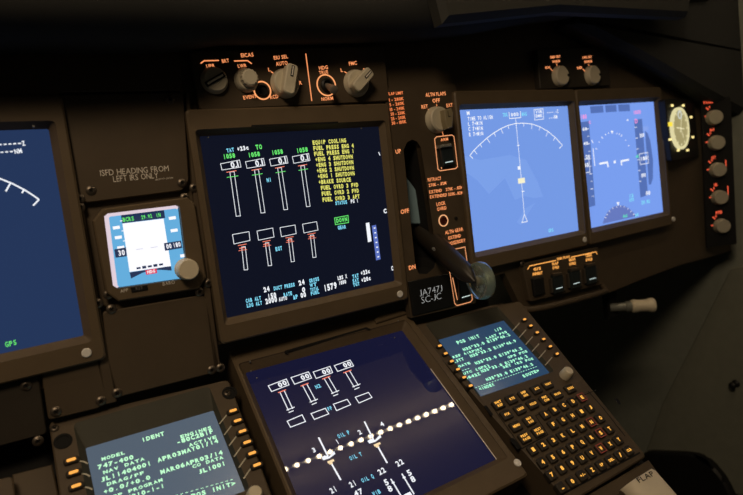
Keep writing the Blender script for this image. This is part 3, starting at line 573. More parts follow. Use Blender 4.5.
mb.build('symbol_lettering', [emit('white_field', (.95, .95, 1), 1.05), GRN, CYN, YEL, emit('red_flag', (.75, .03, .08), 1), emit('navy_field', (.014, .03, .085), 1), emit('grey_symbol', (.5, .5, .6), 1)], sc)
ax = MAIN.at(188.6, 269.6, .016); c = Vector((ax.x, ax.y, hh_))
MB().lathe(c, [(.0092, -.001), (.0092, .001), (.0087, .0015), (.0087, .010), (.0078, .0112)], seg=48, knurl=.02).build('baro_knob', CREAM, t, MAIN, 40)
mb = MB(); mb.txt(MAIN, (120.6, 293), (128.4, 291.4), 'APP', 3.4, hh_ + .0003, 0, .0); mb.txt(MAIN, (163, 285.8), (175, 283.6), 'BARO', 3.6, hh_ + .0003, 0, .0)
mb.build('lettering', PRINT, bz)
mb = MB(); P = [MAIN.at(x, y, hh_) for x, y in ((130.6, 287.4), (147, 284.8), (148, 289.6), (131.6, 292.4))]; mb.slab([(p.x, p.y) for p in P], hh_ - .001, hh_ + .001, .0003)
k = mb.build('push_button', BLACK, bz); MB().txt(MAIN, (136, 290.2), (143, 289), 'RST', 3, hh_ + .0012, 0, .0).build('lettering', principled('dim_print', (.2, .2, .2)), k)
for x, y in ((108.4, 294.4), (184.6, 197.6), (208.6, 283)): screw(t, MAIN, x, y, .0018)

# ------------------------------------------------------------------ rotary knobs and switches
def knob(parent, fr, x, y, r, hh, base, style='bar', ang=0, name='knob', mat=None):
    a = fr.at(x, y, base + hh); c = Vector((a.x, a.y, base)); mb = MB()
    mb.lathe(c, [(r * 1.04, -.0005), (r * 1.04, .0015), (r * .97, .003), (r * .94, hh - .0012), (r * .84, hh)], seg=40)
    k = mb.build(name, mat or KNOBG, parent, fr, 35)
    d = Vector((math.cos(math.radians(ang)), math.sin(math.radians(ang)))); p = Vector((-d.y, d.x))
    def bar_(l0, l1, w, h0, h1, b=.0): return [tuple(Vector((c.x, c.y)) + d * l + p * s_ * w for l, s_ in ()),] if False else [tuple(Vector((c.x, c.y)) + d * l + p * s_) for l, s_ in ((l0, -w), (l1, -w), (l1, w), (l0, w))]
    if style == 'bar':
        MB().slab(bar_(-r * .75, r * .95, r * .2, 0, 0), base + hh - .0002, base + hh + .0012, .0003).build('pointer', BLACK, k, fr)
        MB().slab(bar_(-r * .62, r * .82, r * .07, 0, 0), base + hh + .001, base + hh + .0016).build('pointer_line', LINEP, k, fr)
    elif style == 'grip':
        MB().slab(rquad(bar_(-r * .95, r * 1.12, r * .42, 0, 0), r * .3, 4), base + hh - .0002, base + hh + .0085, .001).build('grip', mat or KNOBG, k, fr, 30)
        MB().slab(bar_(r * .25, r * 1.0, r * .10, 0, 0), base + hh + .0084, base + hh + .0089).build('pointer_line', VOID, k, fr)
        MB().slab(bar_(r * .32, r * .95, r * .04, 0, 0), base + hh + .0088, base + hh + .0092).build('pointer_mark', PRINT, k, fr)
    elif style == 'notch':
        MB().slab(bar_(r * .62, r * .98, r * .12, 0, 0), base + hh - .003, base + hh + .0006).build('pointer', VOID, k, fr)
    elif style == 'knurl':
        MB().lathe(c + Vector((0, 0, hh)), [(r * .72, -.0005), (r * .72, .006), (r * .6, .007)], seg=28, knurl=.08).build('inner_knob', mat or KNOBG, k, fr, 35)
    return k
def legends(parent, fr, h, items, mat, lines=(), wt=.02, lw=.0009, name='lettering'):
    for a, b, s_, hp in items: MB().txt(fr, a, b, s_, hp, h, 0, wt).build(name, mat, parent, fr)
    for pts in lines: MB().pln(fr, pts, lw, h).build('line_marking', mat, parent, fr)
# selector panel above the engine display
hh_ = .004
t = plate('selector_panel', 'dark selector panel lettered EICAS BRT above the engine display, four knobs and toggle', [(189.5, 51), (384, 45.5), (389.5, 101), (200, 110.5)], h1=hh_, mat=BROWN, cat='control panel', r=.004)
knob(t, MAIN, 216, 79, .0112, .006, hh_, 'bar', 207); knob(t, MAIN, 248, 79, .0104, .006, hh_, 'knurl'); knob(t, MAIN, 287.4, 82, .0132, .007, hh_, 'grip', 72); knob(t, MAIN, 359, 82, .0130, .007, hh_, 'grip', 40)
h = hh_ + .0003
legends(t, MAIN, h, [((222.4, 63), (229.4, 62.2), 'BRT', 3.8), ((241.4, 57.4), (253.8, 56.4), 'EICAS', 4), ((206.8, 68.2), (215.2, 67.2), 'UPR', 3.8), ((238.2, 67.8), (246.8, 67), 'LWR', 3.6), ((243.8, 99.6), (256.8, 97.8), 'EVENT', 3.8), ((270.4, 99.2), (278.6, 98), 'RCD', 3.8), ((274.2, 59.8), (288.2, 58.2), 'EIU SEL', 3.8), ((276.4, 66), (288, 64.6), 'AUTO', 4), ((268.6, 71.4), (270.8, 71.2), 'L', 3.6), ((293.4, 72), (296.6, 71.6), 'C', 3.8), ((299.2, 84.8), (302.4, 84.4), 'R', 3.8),
                     ((319.4, 70), (328.2, 69), 'HDG', 3.8), ((319.4, 74.4), (328.4, 73.4), 'TRUE', 3.4), ((321.8, 101), (333.4, 99.8), 'NORM', 3.6), ((349.4, 65.6), (357.2, 64.6), 'FMC', 3.8), ((341, 72), (343.4, 71.8), 'L', 3.6), ((363.8, 72), (366.8, 71.6), 'R', 3.6)], AMBER,
        [[(200.6, 63.4), (204.2, 60.8), (218.8, 60.4)], [(234, 61), (247.6, 60.6), (251.8, 63.8)], [(305.8, 53.6), (311.8, 101)], [(271, 71.6), (273.6, 73.4)], [(344.4, 71.6), (347, 73.2)]], lw=.0010)
for (x, y, ro_, nm) in ((262.4, 90.4, .0085, 'push'), (326.4, 85.2, .0105, 'toggle')):
    c = MAIN.at(x, y, hh_ + .0002); mb = MB().ring((c.x, c.y), ro_, ro_ - .0012, hh_, hh_ + .0004); mb.build('ring_marking', emit('ring_legend', (1, .38, .14), 1.05), t)
    if nm == 'push':
        MB().lathe(c, [(.0050, 0), (.0050, .002), (.0040, .002), (.0036, .0005)], seg=24).build('push_button', BLACK, t, MAIN, 40)
    else:
        MB().lathe(c, [(.0062, 0), (.0062, .002), (.0042, .003), (.0036, .001)], seg=24).build('switch_collar', BLACK, t, MAIN, 40)
        e_ = MAIN.at(334, 89.6, .020); MB().tube([(c.x, c.y, hh_), c.lerp(e_, .5), e_, e_.lerp(c, -.04)], [.0022, .0032, .0042, .003], 14).build('toggle', principled('worn_toggle', (.35, .30, .25), .4, metal=.5), t, MAIN, 40)
# gear and alternate flap panel
gp = [MAIN.at(x, y, .002) for x, y in ((384, 88), (455, 84), (458.5, 100), (476, 262), (476, 303), (411, 318), (404, 270))]
gp = [(p.x, p.y) for p in gp]
slot = [MAIN.at(x, y, .002) for x, y in ((403.6, 150), (407, 142.4), (412, 139.6), (417, 141.4), (421, 147.6), (429, 200), (437, 258), (434, 268), (427, 274), (419, 274), (415.4, 266), (409, 205))]
slot = [(p.x, p.y) for p in slot]
c = (sum(p[0] for p in gp) / len(gp), sum(p[1] for p in gp) / len(gp))
tg = thing('landing_gear_module', 'narrow brown gear panel with dark lever slot and amber ALTN FLAPS lettering', 'control panel', MAIN, c)
import bmesh
def plate_hole(name, outer, hole, h0, h1, mat, parent):
    bm = bmesh.new()
    for hz in (h0, h1):
        vo = [bm.verts.new((x, y, hz)) for x, y in outer]; vh = [bm.verts.new((x, y, hz)) for x, y in hole]
        es = [bm.edges.new((l[i], l[(i + 1) % len(l)])) for l in (vo, vh) for i in range(len(l))]
        bmesh.ops.triangle_fill(bm, use_beauty=True, use_dissolve=False, edges=es)
        if hz == h0: A = (vo, vh)
        else:
            for la, lb in zip(A, (vo, vh)):
                for i in range(len(la)): bm.faces.new((la[i], la[(i + 1) % len(la)], lb[(i + 1) % len(la)], lb[i]))
    bmesh.ops.recalc_face_normals(bm, faces=bm.faces[:])
    mb = MB(); bm.verts.ensure_lookup_table(); bm.verts.index_update()
    mb.add([v.co.copy() for v in bm.verts], [tuple(v.index for v in f.verts) for f in bm.faces]); bm.free()
    return mb.build(name, mat, parent)
fp = plate_hole('face_plate', gp, slot, -.006, .002, BROWN, tg)
so = inset(slot, -.002)
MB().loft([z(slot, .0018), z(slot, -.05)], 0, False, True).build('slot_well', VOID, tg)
w_ = [MAIN.at(x, y, -.02) for x, y in ((405.5, 176), (409, 180), (428, 206), (433, 224), (410, 224))]
MB().slab([(p.x, p.y) for p in w_], -.03, -.02, .001).build('gate_guide', SLATE, tg)
h = .0023
legends(tg, MAIN, h, [((387.6, 95.4), (403.4, 94.2), 'FLAP LIMIT', 3), ((389.4, 101.6), (404, 100), '1 - 280K', 3.2), ((389.8, 106.4), (404.4, 104.6), '5 - 260K', 3.2), ((390.2, 111.2), (404.8, 109.4), '10 - 240K', 3.2), ((390.8, 115.8), (405.4, 114), '20 - 230K', 3.2), ((391.4, 120.4), (405.8, 118.6), '25 - 205K', 3.2), ((392, 124.8), (406.6, 123), '30 - 180K', 3.2)], emit('orange_red_legend', (1, .25, .08), 1), wt=.03)
legends(tg, MAIN, h, [((425.8, 96.8), (446, 95.2), 'ALTN FLAPS', 3.8), ((432.8, 102.8), (440.2, 102), 'OFF', 4), ((421.8, 108.8), (428, 108), 'RET', 3.8), ((446.8, 107.4), (452.8, 106.6), 'EXT', 3.6), ((440.8, 141.4), (448.2, 140.4), 'ARM', 3), ((396, 154), (401.4, 152.8), 'UP', 4.2), ((401, 214.2), (409.4, 212.6), 'OFF', 4.4), ((409.2, 270.2), (415.8, 268.6), 'DN', 4.4),
                      ((428, 181.6), (441.4, 179.8), 'RETRACT', 3.4), ((429, 187), (446.4, 184.4), '270K - .82M', 3.2), ((429.6, 193.8), (442, 191.8), 'EXTEND', 3.2), ((446, 191.2), (462.6, 188.6), '270K - .82M', 3.2), ((430.2, 198.6), (463, 194), 'EXTENDED 320K-.82M', 3.2), ((436.8, 206.2), (445.6, 204.4), 'LOCK', 3.6), ((437.4, 211.2), (446.6, 209.4), 'OVRD', 3.6),
                      ((445.4, 234.6), (463.2, 230.6), 'ALTN GEAR', 3.6), ((448.6, 239.8), (461, 237.2), 'EXTEND', 3.4), ((448.8, 245.6), (465.6, 241.8), 'NOSE/BODY', 3.6)], AMBER,
        [[(428, 109.2), (431, 111.6)], [(436.6, 104), (437, 107)], [(442.4, 131.6), (443.4, 136)]], wt=.025, lw=.0008)
OUTL = emit('outline_legend', (1, .40, .17), 1)
for pts in ([(434.6, 139), (436.6, 136.8), (452, 135), (454, 136.6), (457.6, 166.6), (455.6, 168.6), (440, 170.8), (438, 169.2)], [(446.4, 251), (465, 247), (472.4, 299.6), (470.6, 302), (457, 305.6), (454.6, 303.4)]): MB().pln(MAIN, pts, .0009, h, 0, True).build('outline_marking', OUTL, tg)
MB().pln(MAIN, [(438.8, 150), (441.6, 169)], .0009, h).build('outline_marking', OUTL, tg); MB().pln(MAIN, [(452.6, 277.6), (457.4, 300)], .0009, h).build('outline_marking', OUTL, tg)
knob(tg, MAIN, 441, 118.6, .0140, .009, .002, 'flat')
kg = [MAIN.at(x, y, .019) for x, y in ((444.6, 109.6), (451.6, 108), (453.6, 112.6), (452.6, 127.6), (447.6, 128.6), (445.6, 120))]
kk = MB().slab([(p.x, p.y) for p in kg], .0108, .019, .0008).build('knob_grip', principled('tan_plastic', (.30, .25, .15), .5), tg)
MB().pln(MAIN, [(447.8, 110.6), (448.6, 116.6), (450.6, 116.2)], .0008, .0193).build('pointer_line', VOID, kk)
def rocker(parent, px, h0, h1, line, top=None, mat=BLACK):
    P = [MAIN.at(x, y, h1) for x, y in px]; P = [(p.x, p.y) for p in P]
    k = MB().slab(P, h0, h1, .0012).build('guarded_switch', mat, parent)
    if line: MB().pln(MAIN, line, .0009, h1 + .0003).build('line_marking', LWHITE, k)
    if top:
        Q = [MAIN.at(x, y, h1 + .003) for x, y in top]; MB().slab([(p.x, p.y) for p in Q], h0, h1 + .003, .0008).build('hinge_bar', GREYM, k)
    return k
SWB = principled('blue_black_plastic', (.018, .026, .030), .35)
rocker(tg, [(441, 147.6), (453.4, 145.6), (455.8, 164.6), (444, 166.6)], .002, .008, [(445.4, 162.6), (452.8, 161.2)], [(440.6, 144.8), (451.4, 143.2), (452.4, 146.4), (441.2, 148)], SWB)
rocker(tg, [(458, 270), (468, 268), (471.6, 299), (460.6, 301.6)], .002, .007, [(461.8, 297.6), (470.4, 295.2)], None, SWB)
c = MAIN.at(443.4, 220.6, .0022); MB().ring((c.x, c.y), .0066, .0056, .002, .0026).build('ring_marking', emit('ring_legend_b', (1, .48, .22), 1), tg)
MB().lathe(c, [(.0045, 0), (.0045, .0015), (.0036, .0018), (.003, .0006)], seg=24).build('push_button', principled('dark_red_plastic', (.09, .015, .01), .4), tg, MAIN, 40)
c = MAIN.at(456, 218.4, .002); MB().lathe(c, [(.0022, 0), (.002, .0008)], seg=14).build('screw', BLACK, tg)
# placard on the gear panel
P = [MAIN.at(x, y, .004) for x, y in ((408.6, 281.8), (450, 273.4), (455, 305.4), (413.4, 315.6))]; P = [(p.x, p.y) for p in P]
t = thing('registration_placard', 'black placard lettered JA747J SC-JC below the gear lever slot', 'placard', MAIN, ((P[0][0] + P[2][0]) / 2, (P[0][1] + P[2][1]) / 2))
MB().slab(P, .0018, .004, .0005).build('face_plate', BLACK, t)
mb = MB(); mb.txt(MAIN, (420, 296.6), (442.4, 291.2), 'JA747J', 6.6, .0043, 0, -.02); mb.txt(MAIN, (421.8, 303.6), (441.6, 298.8), 'SC-JC', 6.6, .0043, 0, -.02)
mb.build('lettering', emit('pale_lettering', (.52, .52, .50), .75), t)
# gear lever
P0 = MAIN.at(419, 229, -.035); P1 = MAIN.at(467.6, 275, .056)
ax = P1 - P0
tv = thing('landing_gear_lever', 'thick dark gear lever reaching out of its slot with clear wheel-shaped knob', 'lever', MAIN, (P0.x, P0.y, -.035))
mb = MB(); mb.tube([P0, P0 + ax * .3, P0 + ax * .7, P0 + ax * .93, P0 + ax * 1.05, P0 + ax * 1.13], [.0125, .0122, .0112, .0100, .0060, .0012], 20)
mb.build('shaft', principled('dark_bronze_plastic', (.026, .021, .016), .4), tv, MAIN, 40)
wc = MAIN.at(480.6, 280.6, .062)
mb = MB(); mb.lathe(wc, [(.004, -.0045), (.0125, -.0052), (.0165, -.0062), (.0188, -.0042), (.0196, 0), (.0188, .0042), (.0165, .0062), (.0125, .0052), (.004, .0045)], axis=(1, -.02, .10), seg=48)
kw = mb.build('wheel_knob', CLEAR, tv, MAIN, 60)
MB().lathe(wc, [(.0052, -.0075), (.0058, -.006), (.0058, .006), (.0052, .0075)], axis=(1, -.02, .10), seg=24).build('hub', principled('hub_plastic', (.22, .21, .15), .4), kw, MAIN, 40)
c = MAIN.at(434, 249.4, .030); MB().lathe(c, [(.0016, -.003), (.0014, .0012)], axis=(-.4, -.2, 1), seg=10).build('pin', GREYM, tv)

# copilot source selector
hh_ = .004
t = plate('selector_panel', 'small dark panel with two pale rotary knobs above the blue displays', [(537, 49), (607, 46.5), (611, 85.5), (540.5, 89.5)], h1=hh_, mat=DARKB, cat='control panel', r=.003)
for x, y in ((563.4, 75.2), (595.4, 74.4)): knob(t, MAIN, x, y, .0128, .007, hh_, 'notch', 0, mat=CREAM)
h = hh_ + .0004
legends(t, MAIN, h, [((550.6, 58.6), (560.6, 57.6), 'INBD CRT', 2.6), ((552.6, 63), (560, 62.2), 'NORM', 2.6), ((545.6, 69), (550.4, 68.4), 'EICAS', 2.6), ((582.6, 59), (592, 58), 'LWR CRT', 2.6), ((584.6, 63.2), (592, 62.4), 'NORM', 2.6), ((577.4, 69.4), (582.2, 68.6), 'ND', 2.6)], AMBER, [[(550.6, 68.6), (553.2, 71.6)], [(582.6, 68.8), (585.2, 71.6)], [(556.6, 63.6), (557.2, 66.4)], [(588.4, 63.8), (589, 66.6)]], wt=.05, lw=.0011)
# clock
FC = Frame(MAIN.mat @ Matrix.Translation(MAIN.at(680, 128, .004)) @ Matrix.Rotation(math.radians(8.5), 4, 'Y'))
hh_ = .004
t = thing('clock', 'round gold-lit clock ringed by small yellow lights beside flight display', 'clock', FC, FC.at(680, 128))
P = [FC.at(x, y, hh_) for x, y in ((665, 99), (693.5, 98), (699.5, 156), (672, 161))]; MB().slab(rquad([(p.x, p.y) for p in P], .004, 3), -.006, hh_, .001).build('face_plate', BLACK, t)
c = FC.at(679.8, 128.4, hh_ + .002); r = .0300
MB().lathe((c.x, c.y, hh_), [(r * 1.04, -.001), (r * 1.04, .004), (r * .95, .005), (r * .90, .003)], seg=48, cap1=False).build('bezel', emit('lit_gold_ring', (.74, .67, .36), 1), t, FC, 40)
dl = MB().lathe((c.x, c.y, hh_), [(r * .92, 0), (r * .92, .0026)], seg=48).build('dial', emit('gold_dial', (.36, .31, .14), 1), t, FC)
mb = MB()
for i in range(12):
    a = math.radians(30 * i); mb.line([(c.x + r * .74 * math.sin(a), c.y + r * .74 * math.cos(a)), (c.x + r * .86 * math.sin(a), c.y + r * .86 * math.cos(a))], .0022, hh_ + .0030)
for a_, l in ((20, .62), (200, .22), (95, .42), (275, .5), (150, .55)):
    a = math.radians(a_); mb.line([(c.x, c.y), (c.x + r * l * math.sin(a), c.y + r * l * math.cos(a))], .0016, hh_ + .0034)
mb.build('hand_marking', emit('cream_hands', (.85, .78, .48), 1), dl)
mb = MB(); p = FC.at(671.6, 124.4, hh_ + .0052); mb.box(p.x - .006, p.x + .006, p.y - .0025, p.y + .0035, hh_ + .0028, hh_ + .004).build('date_window', emit('yellow_window', (.95, .72, .05), 1.1), dl)
p = FC.at(677.6, 115, hh_); mb = MB().ring((p.x, p.y), .0065, .0048, hh_ + .0026, hh_ + .0036, 20).build('sub_dial', emit('pale_sub_dial', (.70, .74, .68), .8), dl)
for x, y in ((671.6, 105.6), (682.6, 105.6), (690.4, 117.2), (692.2, 137.2), (669.6, 139.6), (677.6, 150.4), (687, 150.2)):
    p = FC.at(x, y, hh_); MB().box(p.x - .0022, p.x + .0022, p.y - .0016, p.y + .0016, hh_ - .0005, hh_ + .002).build('index_light', emit('clock_lamp', (1, .80, .30), 1.3), t)
# lighting knobs on the outboard panel
FD = Frame(MAIN.mat @ Matrix.Translation(MAIN.at(702, 170, .004)) @ Matrix.Rotation(math.radians(-38), 4, 'Y'))
t = plate('dimmer_panel', 'black outboard panel with a column of five dimmer knobs and red lettering', [(701, 95), (731, 96.5), (737, 244), (707, 248)], h1=.0, h0=-.004, mat=BLACK, cat='control panel', r=.002, fr=FD)
DK = principled('grey_knob_plastic', (.46, .42, .32), .5)
for i, (x, y) in enumerate(((716.4, 117), (718.6, 142.6), (720, 169.8), (721.8, 197.6), (724, 226.4))): knob(t, FD, x, y, .0114, .010, 0, 'flat', mat=DK)
h = .0004
legends(t, FD, h, [((703.6, 104), (713, 103), 'PANEL', 2.6), ((710, 131.6), (714.6, 130.8), 'MAP', 2.8), ((711.6, 159.4), (716, 158.6), 'CRT', 3), ((714.4, 186.6), (717.6, 186), 'ND', 3), ((716, 214.4), (722.4, 213.4), 'PFD', 3)], REDL, wt=.06)
for (x, y) in ((708, 111.6), (709, 137.6), (710.4, 165), (712.6, 192.8), (714.6, 220.8)):
    mb = MB(); mb.pln(FD, [(x - 2, y - 4), (x + .6, y - 1.8)], .0018, h); mb.pln(FD, [(x - 3.4, y + 4.8), (x - .6, y + 4.2)], .0018, h); mb.pln(FD, [(x + 1.2, y - 5.6), (x + 1.6, y - 3.6)], .0016, h); mb.build('tick_marking', REDL, t, FD)
for y in (160, 186): 
    mb = MB(); mb.pln(FD, [(725.6 + (y - 159) * .08, y), (726 + (y - 159) * .08, y + 9)], .0014, h); mb.build('line_marking', REDL, t, FD)
# override switch panel below the blue navigation display
hh_ = .003
t = plate('override_switch_panel', 'small brown panel with four black guarded switches and orange lettering under navigation display', [(522.5, 266.5), (528, 262), (598.5, 247), (604, 284), (530.5, 302)], h1=hh_, cat='control panel', r=.0025, screws=((522.6, 263.6),))
h = hh_ + .0003
legends(t, MAIN, h, [((533.6, 271), (541, 269.6), 'G/S', 3), ((532.8, 275.8), (542.6, 274), 'INHIBIT', 3), ((552.4, 265.6), (558.4, 264.4), 'FLAP', 3), ((552.6, 269.6), (559, 268.4), 'OVRD', 3), ((569, 261.6), (575.6, 260.2), 'GEAR', 3), ((569.4, 265.8), (576, 264.4), 'OVRD', 3), ((585.6, 257.4), (592, 256.2), 'TERR', 3), ((585.8, 261.6), (592.4, 260.4), 'OVRD', 3), ((557, 260.4), (570, 257.6), 'GND PROX', 2.4)], ORANGE, [[(527.6, 269.6), (529.6, 266), (556, 260.4)], [(571, 257.2), (596, 251.8), (597.2, 254.2)]], wt=.05, lw=.0012)
rocker(t, [(533, 278.6), (544, 276), (546, 293.6), (535.4, 296.4)], hh_ - .001, hh_ + .004, None)
for x, y in ((558.6, 283.4), (575.6, 278.6), (591.8, 274)):
    k = rocker(t, [(x - 5, y - 8), (x + 4.4, y - 10), (x + 6, y + 8.6), (x - 3.4, y + 10.8)], hh_ - .001, hh_ + .005, [(x - 2.2, y + 5.4), (x + 4, y + 3.8)], None, SWB)
    for s_ in (-1, 1):
        Q = [MAIN.at(x + s_ * 6 + dx, y + dy - s_ * 1.2, hh_ + .004) for dx, dy in ((-1.6, -6), (-.2, -6.4), (1.2, 8), (-.4, 8.4))]
        MB().slab([(p.x, p.y) for p in Q], hh_ - .001, hh_ + .004, .0004).build('side_guard', STEEL, k)
    Q = [MAIN.at(x + dx, y + dy, hh_ + .006) for dx, dy in ((-4.6, -9.6), (3.8, -11.4), (4.4, -8.6), (-4, -6.6))]
    MB().slab([(p.x, p.y) for p in Q], hh_ - .001, hh_ + .006, .0006).build('hinge_bar', STEEL, k)
pts = [MAIN.at(x, y, .014) for x, y in ((520, 309), (530, 309.8), (545, 307.6), (570, 301.4), (595, 294.6), (606, 291), (611, 286))]
pts[0].z = .0; pts[-1].z = .0
MB().tube(pts, .0038, 12).build('hand_rail', BROWN, t, MAIN, 60)

# footwell crank
a = MAIN.at(615, 307.4, -.02); axd = (MAIN.at(653, 305, .012) - a); L_ = axd.length
tcr = thing('adjustment_crank', 'cream spool-shaped crank handle sticking out in the dark footwell', 'handle', MAIN, (a.x, a.y, -.02))
MB().lathe(a, [(.0062, -.008), (.0062, L_ * .25), (.0078, L_ * .28), (.0078, L_ * .42), (.007, L_ * .44)], axis=axd, seg=24).build('shaft', principled('pale_metal', (.28, .29, .26), .4, metal=.4), tcr, MAIN, 40)
MB().lathe(a, [(.0078, L_ * .42), (.0098, L_ * .46), (.0098, L_ * .55), (.0088, L_ * .62), (.0088, L_ * .84), (.0106, L_ * .92), (.0106, L_), (.0094, L_ * 1.03), (.004, L_ * 1.03), (.0036, L_ * .96)], axis=axd, seg=28).build('grip', CREAM, tcr, MAIN, 40)

MB().box(a.x - .011, a.x + .011, a.y - .016, a.y + .05, -.032, -.022, .002).build('mount', VOID, tcr, MAIN)
# ------------------------------------------------------------------ the setting
mb = MB()
bp = [(-1.9 * U, .95 * U), (5.4 * U, .95 * U)] + [tuple(MAIN.at(x, y, -.004).xy) for x, y in ((760, 246), (735, 250), (680, 265), (640, 280), (606, 294), (524, 312))] + [(1.9 * U, -1.02 * U), (-1.9 * U, -1.02 * U)]
# front wall with an opening for the gear lever slot
fw = plate_hole('wall_front', bp, inset(slot, -.004), -.016, -.0045, BROWN, None); fw['kind'] = 'structure'
# short return under the panel edge
ed = [MAIN.at(x, y, -.004) for x, y in ((606, 294), (640, 280), (680, 265), (735, 250), (760, 246))]
mb = MB(); mb.loft([[(p.x, p.y, -.004), (p.x, p.y - .004, -.012), (p.x, p.y, -.06)] for p in ed], 0, False, False, False); struct(mb, 'trim_panel', DARKB)
# footwell bulkhead, side wall, floor
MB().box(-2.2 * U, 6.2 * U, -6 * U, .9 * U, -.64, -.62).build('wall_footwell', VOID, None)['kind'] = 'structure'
xw = MAIN.at(726, 130, .0).x
mb = MB(); mb.box(xw, xw + .03, -6 * U, 1.2 * U, -.62, .55); struct(mb, 'wall_right', GREYG)
WR = Frame(MAIN.mat @ Matrix(((0, 0, -1, xw), (0, 1, 0, 0), (1, 0, 0, 0), (0, 0, 0, 1))))
P = [WR.at(x, y, .004) for x, y in ((731, 268), (770, 260), (775, 500), (700, 490), (640, 470), (662, 404))]
struct(MB().slab([(p.x, p.y) for p in P], 0, .004, .002), 'trim_side', principled('pale_grey_green_paint', (.22, .225, .18), .7), WR)
P = [WR.at(x, y, .02) for x, y in ((640, 452), (690, 454), (704, 459), (716, 470), (728, 488), (740, 520), (640, 540))]
tag(MB().slab(rquad([(p.x, p.y) for p in P], .02, 4), 0, .02, .004).build('side_cutout', BLACK, None, WR, 40), 'black rounded slab standing in for an opening low on the grey side wall', 'cutout')  # black slab stands in for a dark curved opening in the wall
p = WR.at(737, 383, .0); MB_ = MB(); MB_.lathe(p, [(.007, 0), (.007, .004), (.004, .007), (.004, .014), (.006, .017), (.003, .020)], seg=20)
tag(MB_.build('coat_hook', BLACK, None, WR, 40), 'small black knob on the grey side wall', 'hook')
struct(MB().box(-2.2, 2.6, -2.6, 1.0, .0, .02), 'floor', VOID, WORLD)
# ceiling with its row of small lamps across the flight deck
ZC = 1.955
struct(MB().box(-1.4, 1.9, -.75, 1.0, ZC, ZC + .04), 'ceiling', principled('pale_ceiling_paint', (.46, .41, .36), .8), WORLD)
MLAMP = emit('warm_lamp', (1, .78, .50), 130)
zb = 1.90
t = thing('lamp_strip', 'row of small warm lamps across the ceiling, seen reflected in lower engine display', 'lamp', WORLD, (.5, -.178, zb))
MB().box(.07, 1.04, -.1805, -.1755, zb + .010, zb + .015).build('housing', GREYM, t, WORLD)
for i in range(5):
    x = .1 + i * .2; MB().box(x - .004, x + .004, -.181, -.175, zb + .015, ZC).build('bracket', GREYM, t, WORLD)
for i in range(28):
    x = .083 + i * .0345
    MB().lathe((x, -.178, zb), [(.001, -.0046), (.0034, -.0034), (.0047, 0), (.0034, .0042), (.003, .0105)], seg=12).build('lamp', MLAMP, t, WORLD, 60)

# glareshield: padded roll over the panel
def roll(path, r, back, name, label, cat):
    rows = []
    for x, y, h in path:
        p = MAIN.at(x, y, h); prof = []
        prof.append((p.x, p.y + r * .15, back))
        for i in range(9):
            a = math.radians(-90 + 20 * i); prof.append((p.x, p.y + r + r * math.sin(a), h - r * .2 + r * .9 * math.cos(a)))
        prof.append((p.x, p.y + 2 * r + .03, h - r - .06)); prof.append((p.x, p.y + 2 * r + .03, back))
        rows.append(prof)
    mb = MB(); mb.loft(rows, 0, True, True)
    o = mb.build(name, PAD, None, MAIN, 40); tag(o, label, cat)
roll([(-90, 36.5, .056), (0, 37, .056), (170, 40, .054), (230, 40.5, .030), (330, 40.5, .028), (430, 37, .030), (480, 31, .034), (530, 22, .028), (600, 14, .024), (700, 8, .02)], .030, -.0045, 'glareshield', 'black padded glareshield roll along the top of the panel', 'glareshield')
# side coaming closing the panel off along the diagonal
P = [MAIN.at(x, y, .03) for x, y in ((575, 22), (640, 55), (700, 89), (760, 122), (790, 60), (760, -30), (600, -20))]
tco = tag(MB().slab(rquad([(p.x, p.y) for p in P], .006, 3), -.0045, .03, .008).build('side_coaming', PAD, None, MAIN, 40), 'black padded coaming sloping down to the dimmer panel', 'coaming')
# windshield post in front of the coaming
P = [MAIN.at(x, y, .07) for x, y in ((446, 22), (560, 10), (690, 16), (692, 2), (690, -40), (430, -40))]
tag(MB().slab([(p.x, p.y) for p in P], .052, .07, .006).build('windshield_sill', principled('grey_sill_paint', (.035, .035, .031), .7), None, MAIN, 40), 'dark grey sill bar above the glareshield beside the coaming', 'sill')
# pedestal under the units
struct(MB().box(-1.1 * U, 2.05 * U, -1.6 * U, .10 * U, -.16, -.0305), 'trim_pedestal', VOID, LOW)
# pedestal deck beneath the keyboard unit
P = [LOW.at(x, y, .0) for x, y in ((574, 503), (649, 459.5), (664, 480), (690, 560), (600, 570))]
t = thing('throttle_pedestal', 'brown pedestal deck below the lit keyboard carrying the flap lever', 'pedestal', LOW, LOW.at(640, 500))
MB().slab([(p.x, p.y) for p in P], -.10, 0, .001).build('deck', BROWN, t, LOW)
# left box beside the pilot unit
P = [LOW.at(x, y, .0) for x, y in ((-40, 488), (53, 463), (62, 495), (66, 520), (-40, 520))]
t = plate('side_shelf', 'brown shelf strip beside the IDENT keypad unit below a dark slot', [(-40, 489), (12, 475.5), (15, 495), (16, 520), (-40, 520)], h0=-.05, h1=0.0, fr=LOW, cat='shelf')
P = [LOW.at(x, y, -.012) for x, y in ((12, 474), (52, 464), (58, 492), (60, 520), (16, 520))]
MB().slab([(p.x, p.y) for p in P], -.05, -.012, .001).build('step', BROWN, t, LOW)

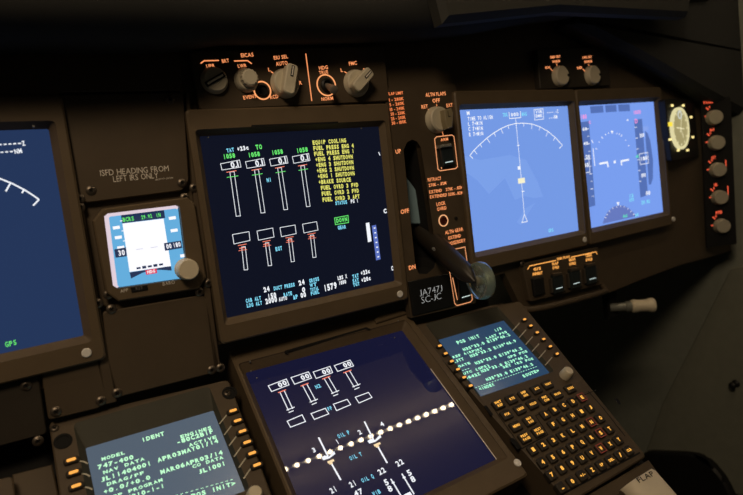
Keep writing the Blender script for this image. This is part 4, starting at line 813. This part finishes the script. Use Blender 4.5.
# flap lever handle
hz = .034
A = [LOW.at(x, y, hz) for x, y in ((622, 482), (652, 467.5), (686, 490), (650, 512))]
v0 = LOW.at(652, 468, hz).y
def u_at(x, h):                             # where the end cap meets a given sight line
    lo, hi = -.2, .6
    for _ in range(40):
        m = (lo + hi) / 2
        if LOW.px((m, v0, h)).x < x: lo = m
        else: hi = m
    return lo
u0 = u_at(621, hz - .012); ub = u_at(617, hz - .034); u1 = u_at(654, hz); v1 = LOW.at(684, 490, hz).y - .006
t = thing('flap_lever', 'cream rounded flap lever handle lettered FLAP', 'lever', LOW, ((u0 + u1) / 2, v0, 0))
prof = []
rr = .012
for i in range(9):
    a = math.radians(180 - 90 * i / 8); prof.append((u0 + rr + rr * math.cos(a), hz - rr + rr * math.sin(a)))
for i in range(5):
    a = math.radians(90 - 90 * i / 4); prof.append((u1 - .003 + .003 * math.cos(a), hz - .003 + .003 * math.sin(a)))
prof += [(u1, hz - .03), (ub, hz - .03)]
def sect(v, k): return [(u0 + (p[0] - u0) * 1 + (0), v, p[1] - k) for p in prof]
mb = MB(); mb.loft([[(p[0], v0 - .0, p[1] - .002) for p in prof], [(p[0], v0 - .003, p[1]) for p in prof], [(p[0], v1, p[1]) for p in prof]], 0, True, True)
k = mb.build('handle', CREAM, t, LOW, 40)
mb = MB(); mb.txt(LOW, (639.6, 483), (655, 475.2), 'FLAP', 6, hz + .0003, 0, .01); mb.build('lettering', INK, k, LOW)
mb = MB()
MB().box((u0 + u1) / 2 - .004, (u0 + u1) / 2 + .004, v0 - .03, v0 - .008, 0, hz - .02).build('stem', STEEL, t, LOW)
# footwell lining
MB_ = MB()

# ------------------------------------------------------------------ light
w = bpy.data.worlds.new('night'); scene.world = w; w.use_nodes = True
w.node_tree.nodes['Background'].inputs[0].default_value = (.9, .8, .65, 1); w.node_tree.nodes['Background'].inputs[1].default_value = .012
def area(name, loc, target, size, sy, e, col):
    l = bpy.data.lights.new(name, 'AREA'); l.shape = 'RECTANGLE'; l.size = size; l.size_y = sy; l.energy = e; l.color = col
    o = bpy.data.objects.new(name, l); COL.objects.link(o); o.location = loc
    o.rotation_euler = (Vector(target) - Vector(loc)).to_track_quat('-Z', 'Y').to_euler()
    return o
area('added_fill_light', (-.50, -.53, 1.84), (-.05, 0, .85), .24, .24, 4.1, (1, .76, .50))  # unseen warm light added overhead to brighten the panels

cam = bpy.data.cameras.new('camera'); co = bpy.data.objects.new('camera', cam); COL.objects.link(co)
cam.sensor_width = 36; cam.lens = F / W * 36; cam.clip_start = .02
co.matrix_world = to4(CROT, CAM)
cam.dof.use_dof = True; cam.dof.focus_distance = .53; cam.dof.aperture_fstop = 6.3
scene.camera = co
vs = scene.view_settings; vs.view_transform = 'Standard'; vs.look = 'None'; vs.exposure = 0; vs.gamma = 1; vs.use_curve_mapping = False
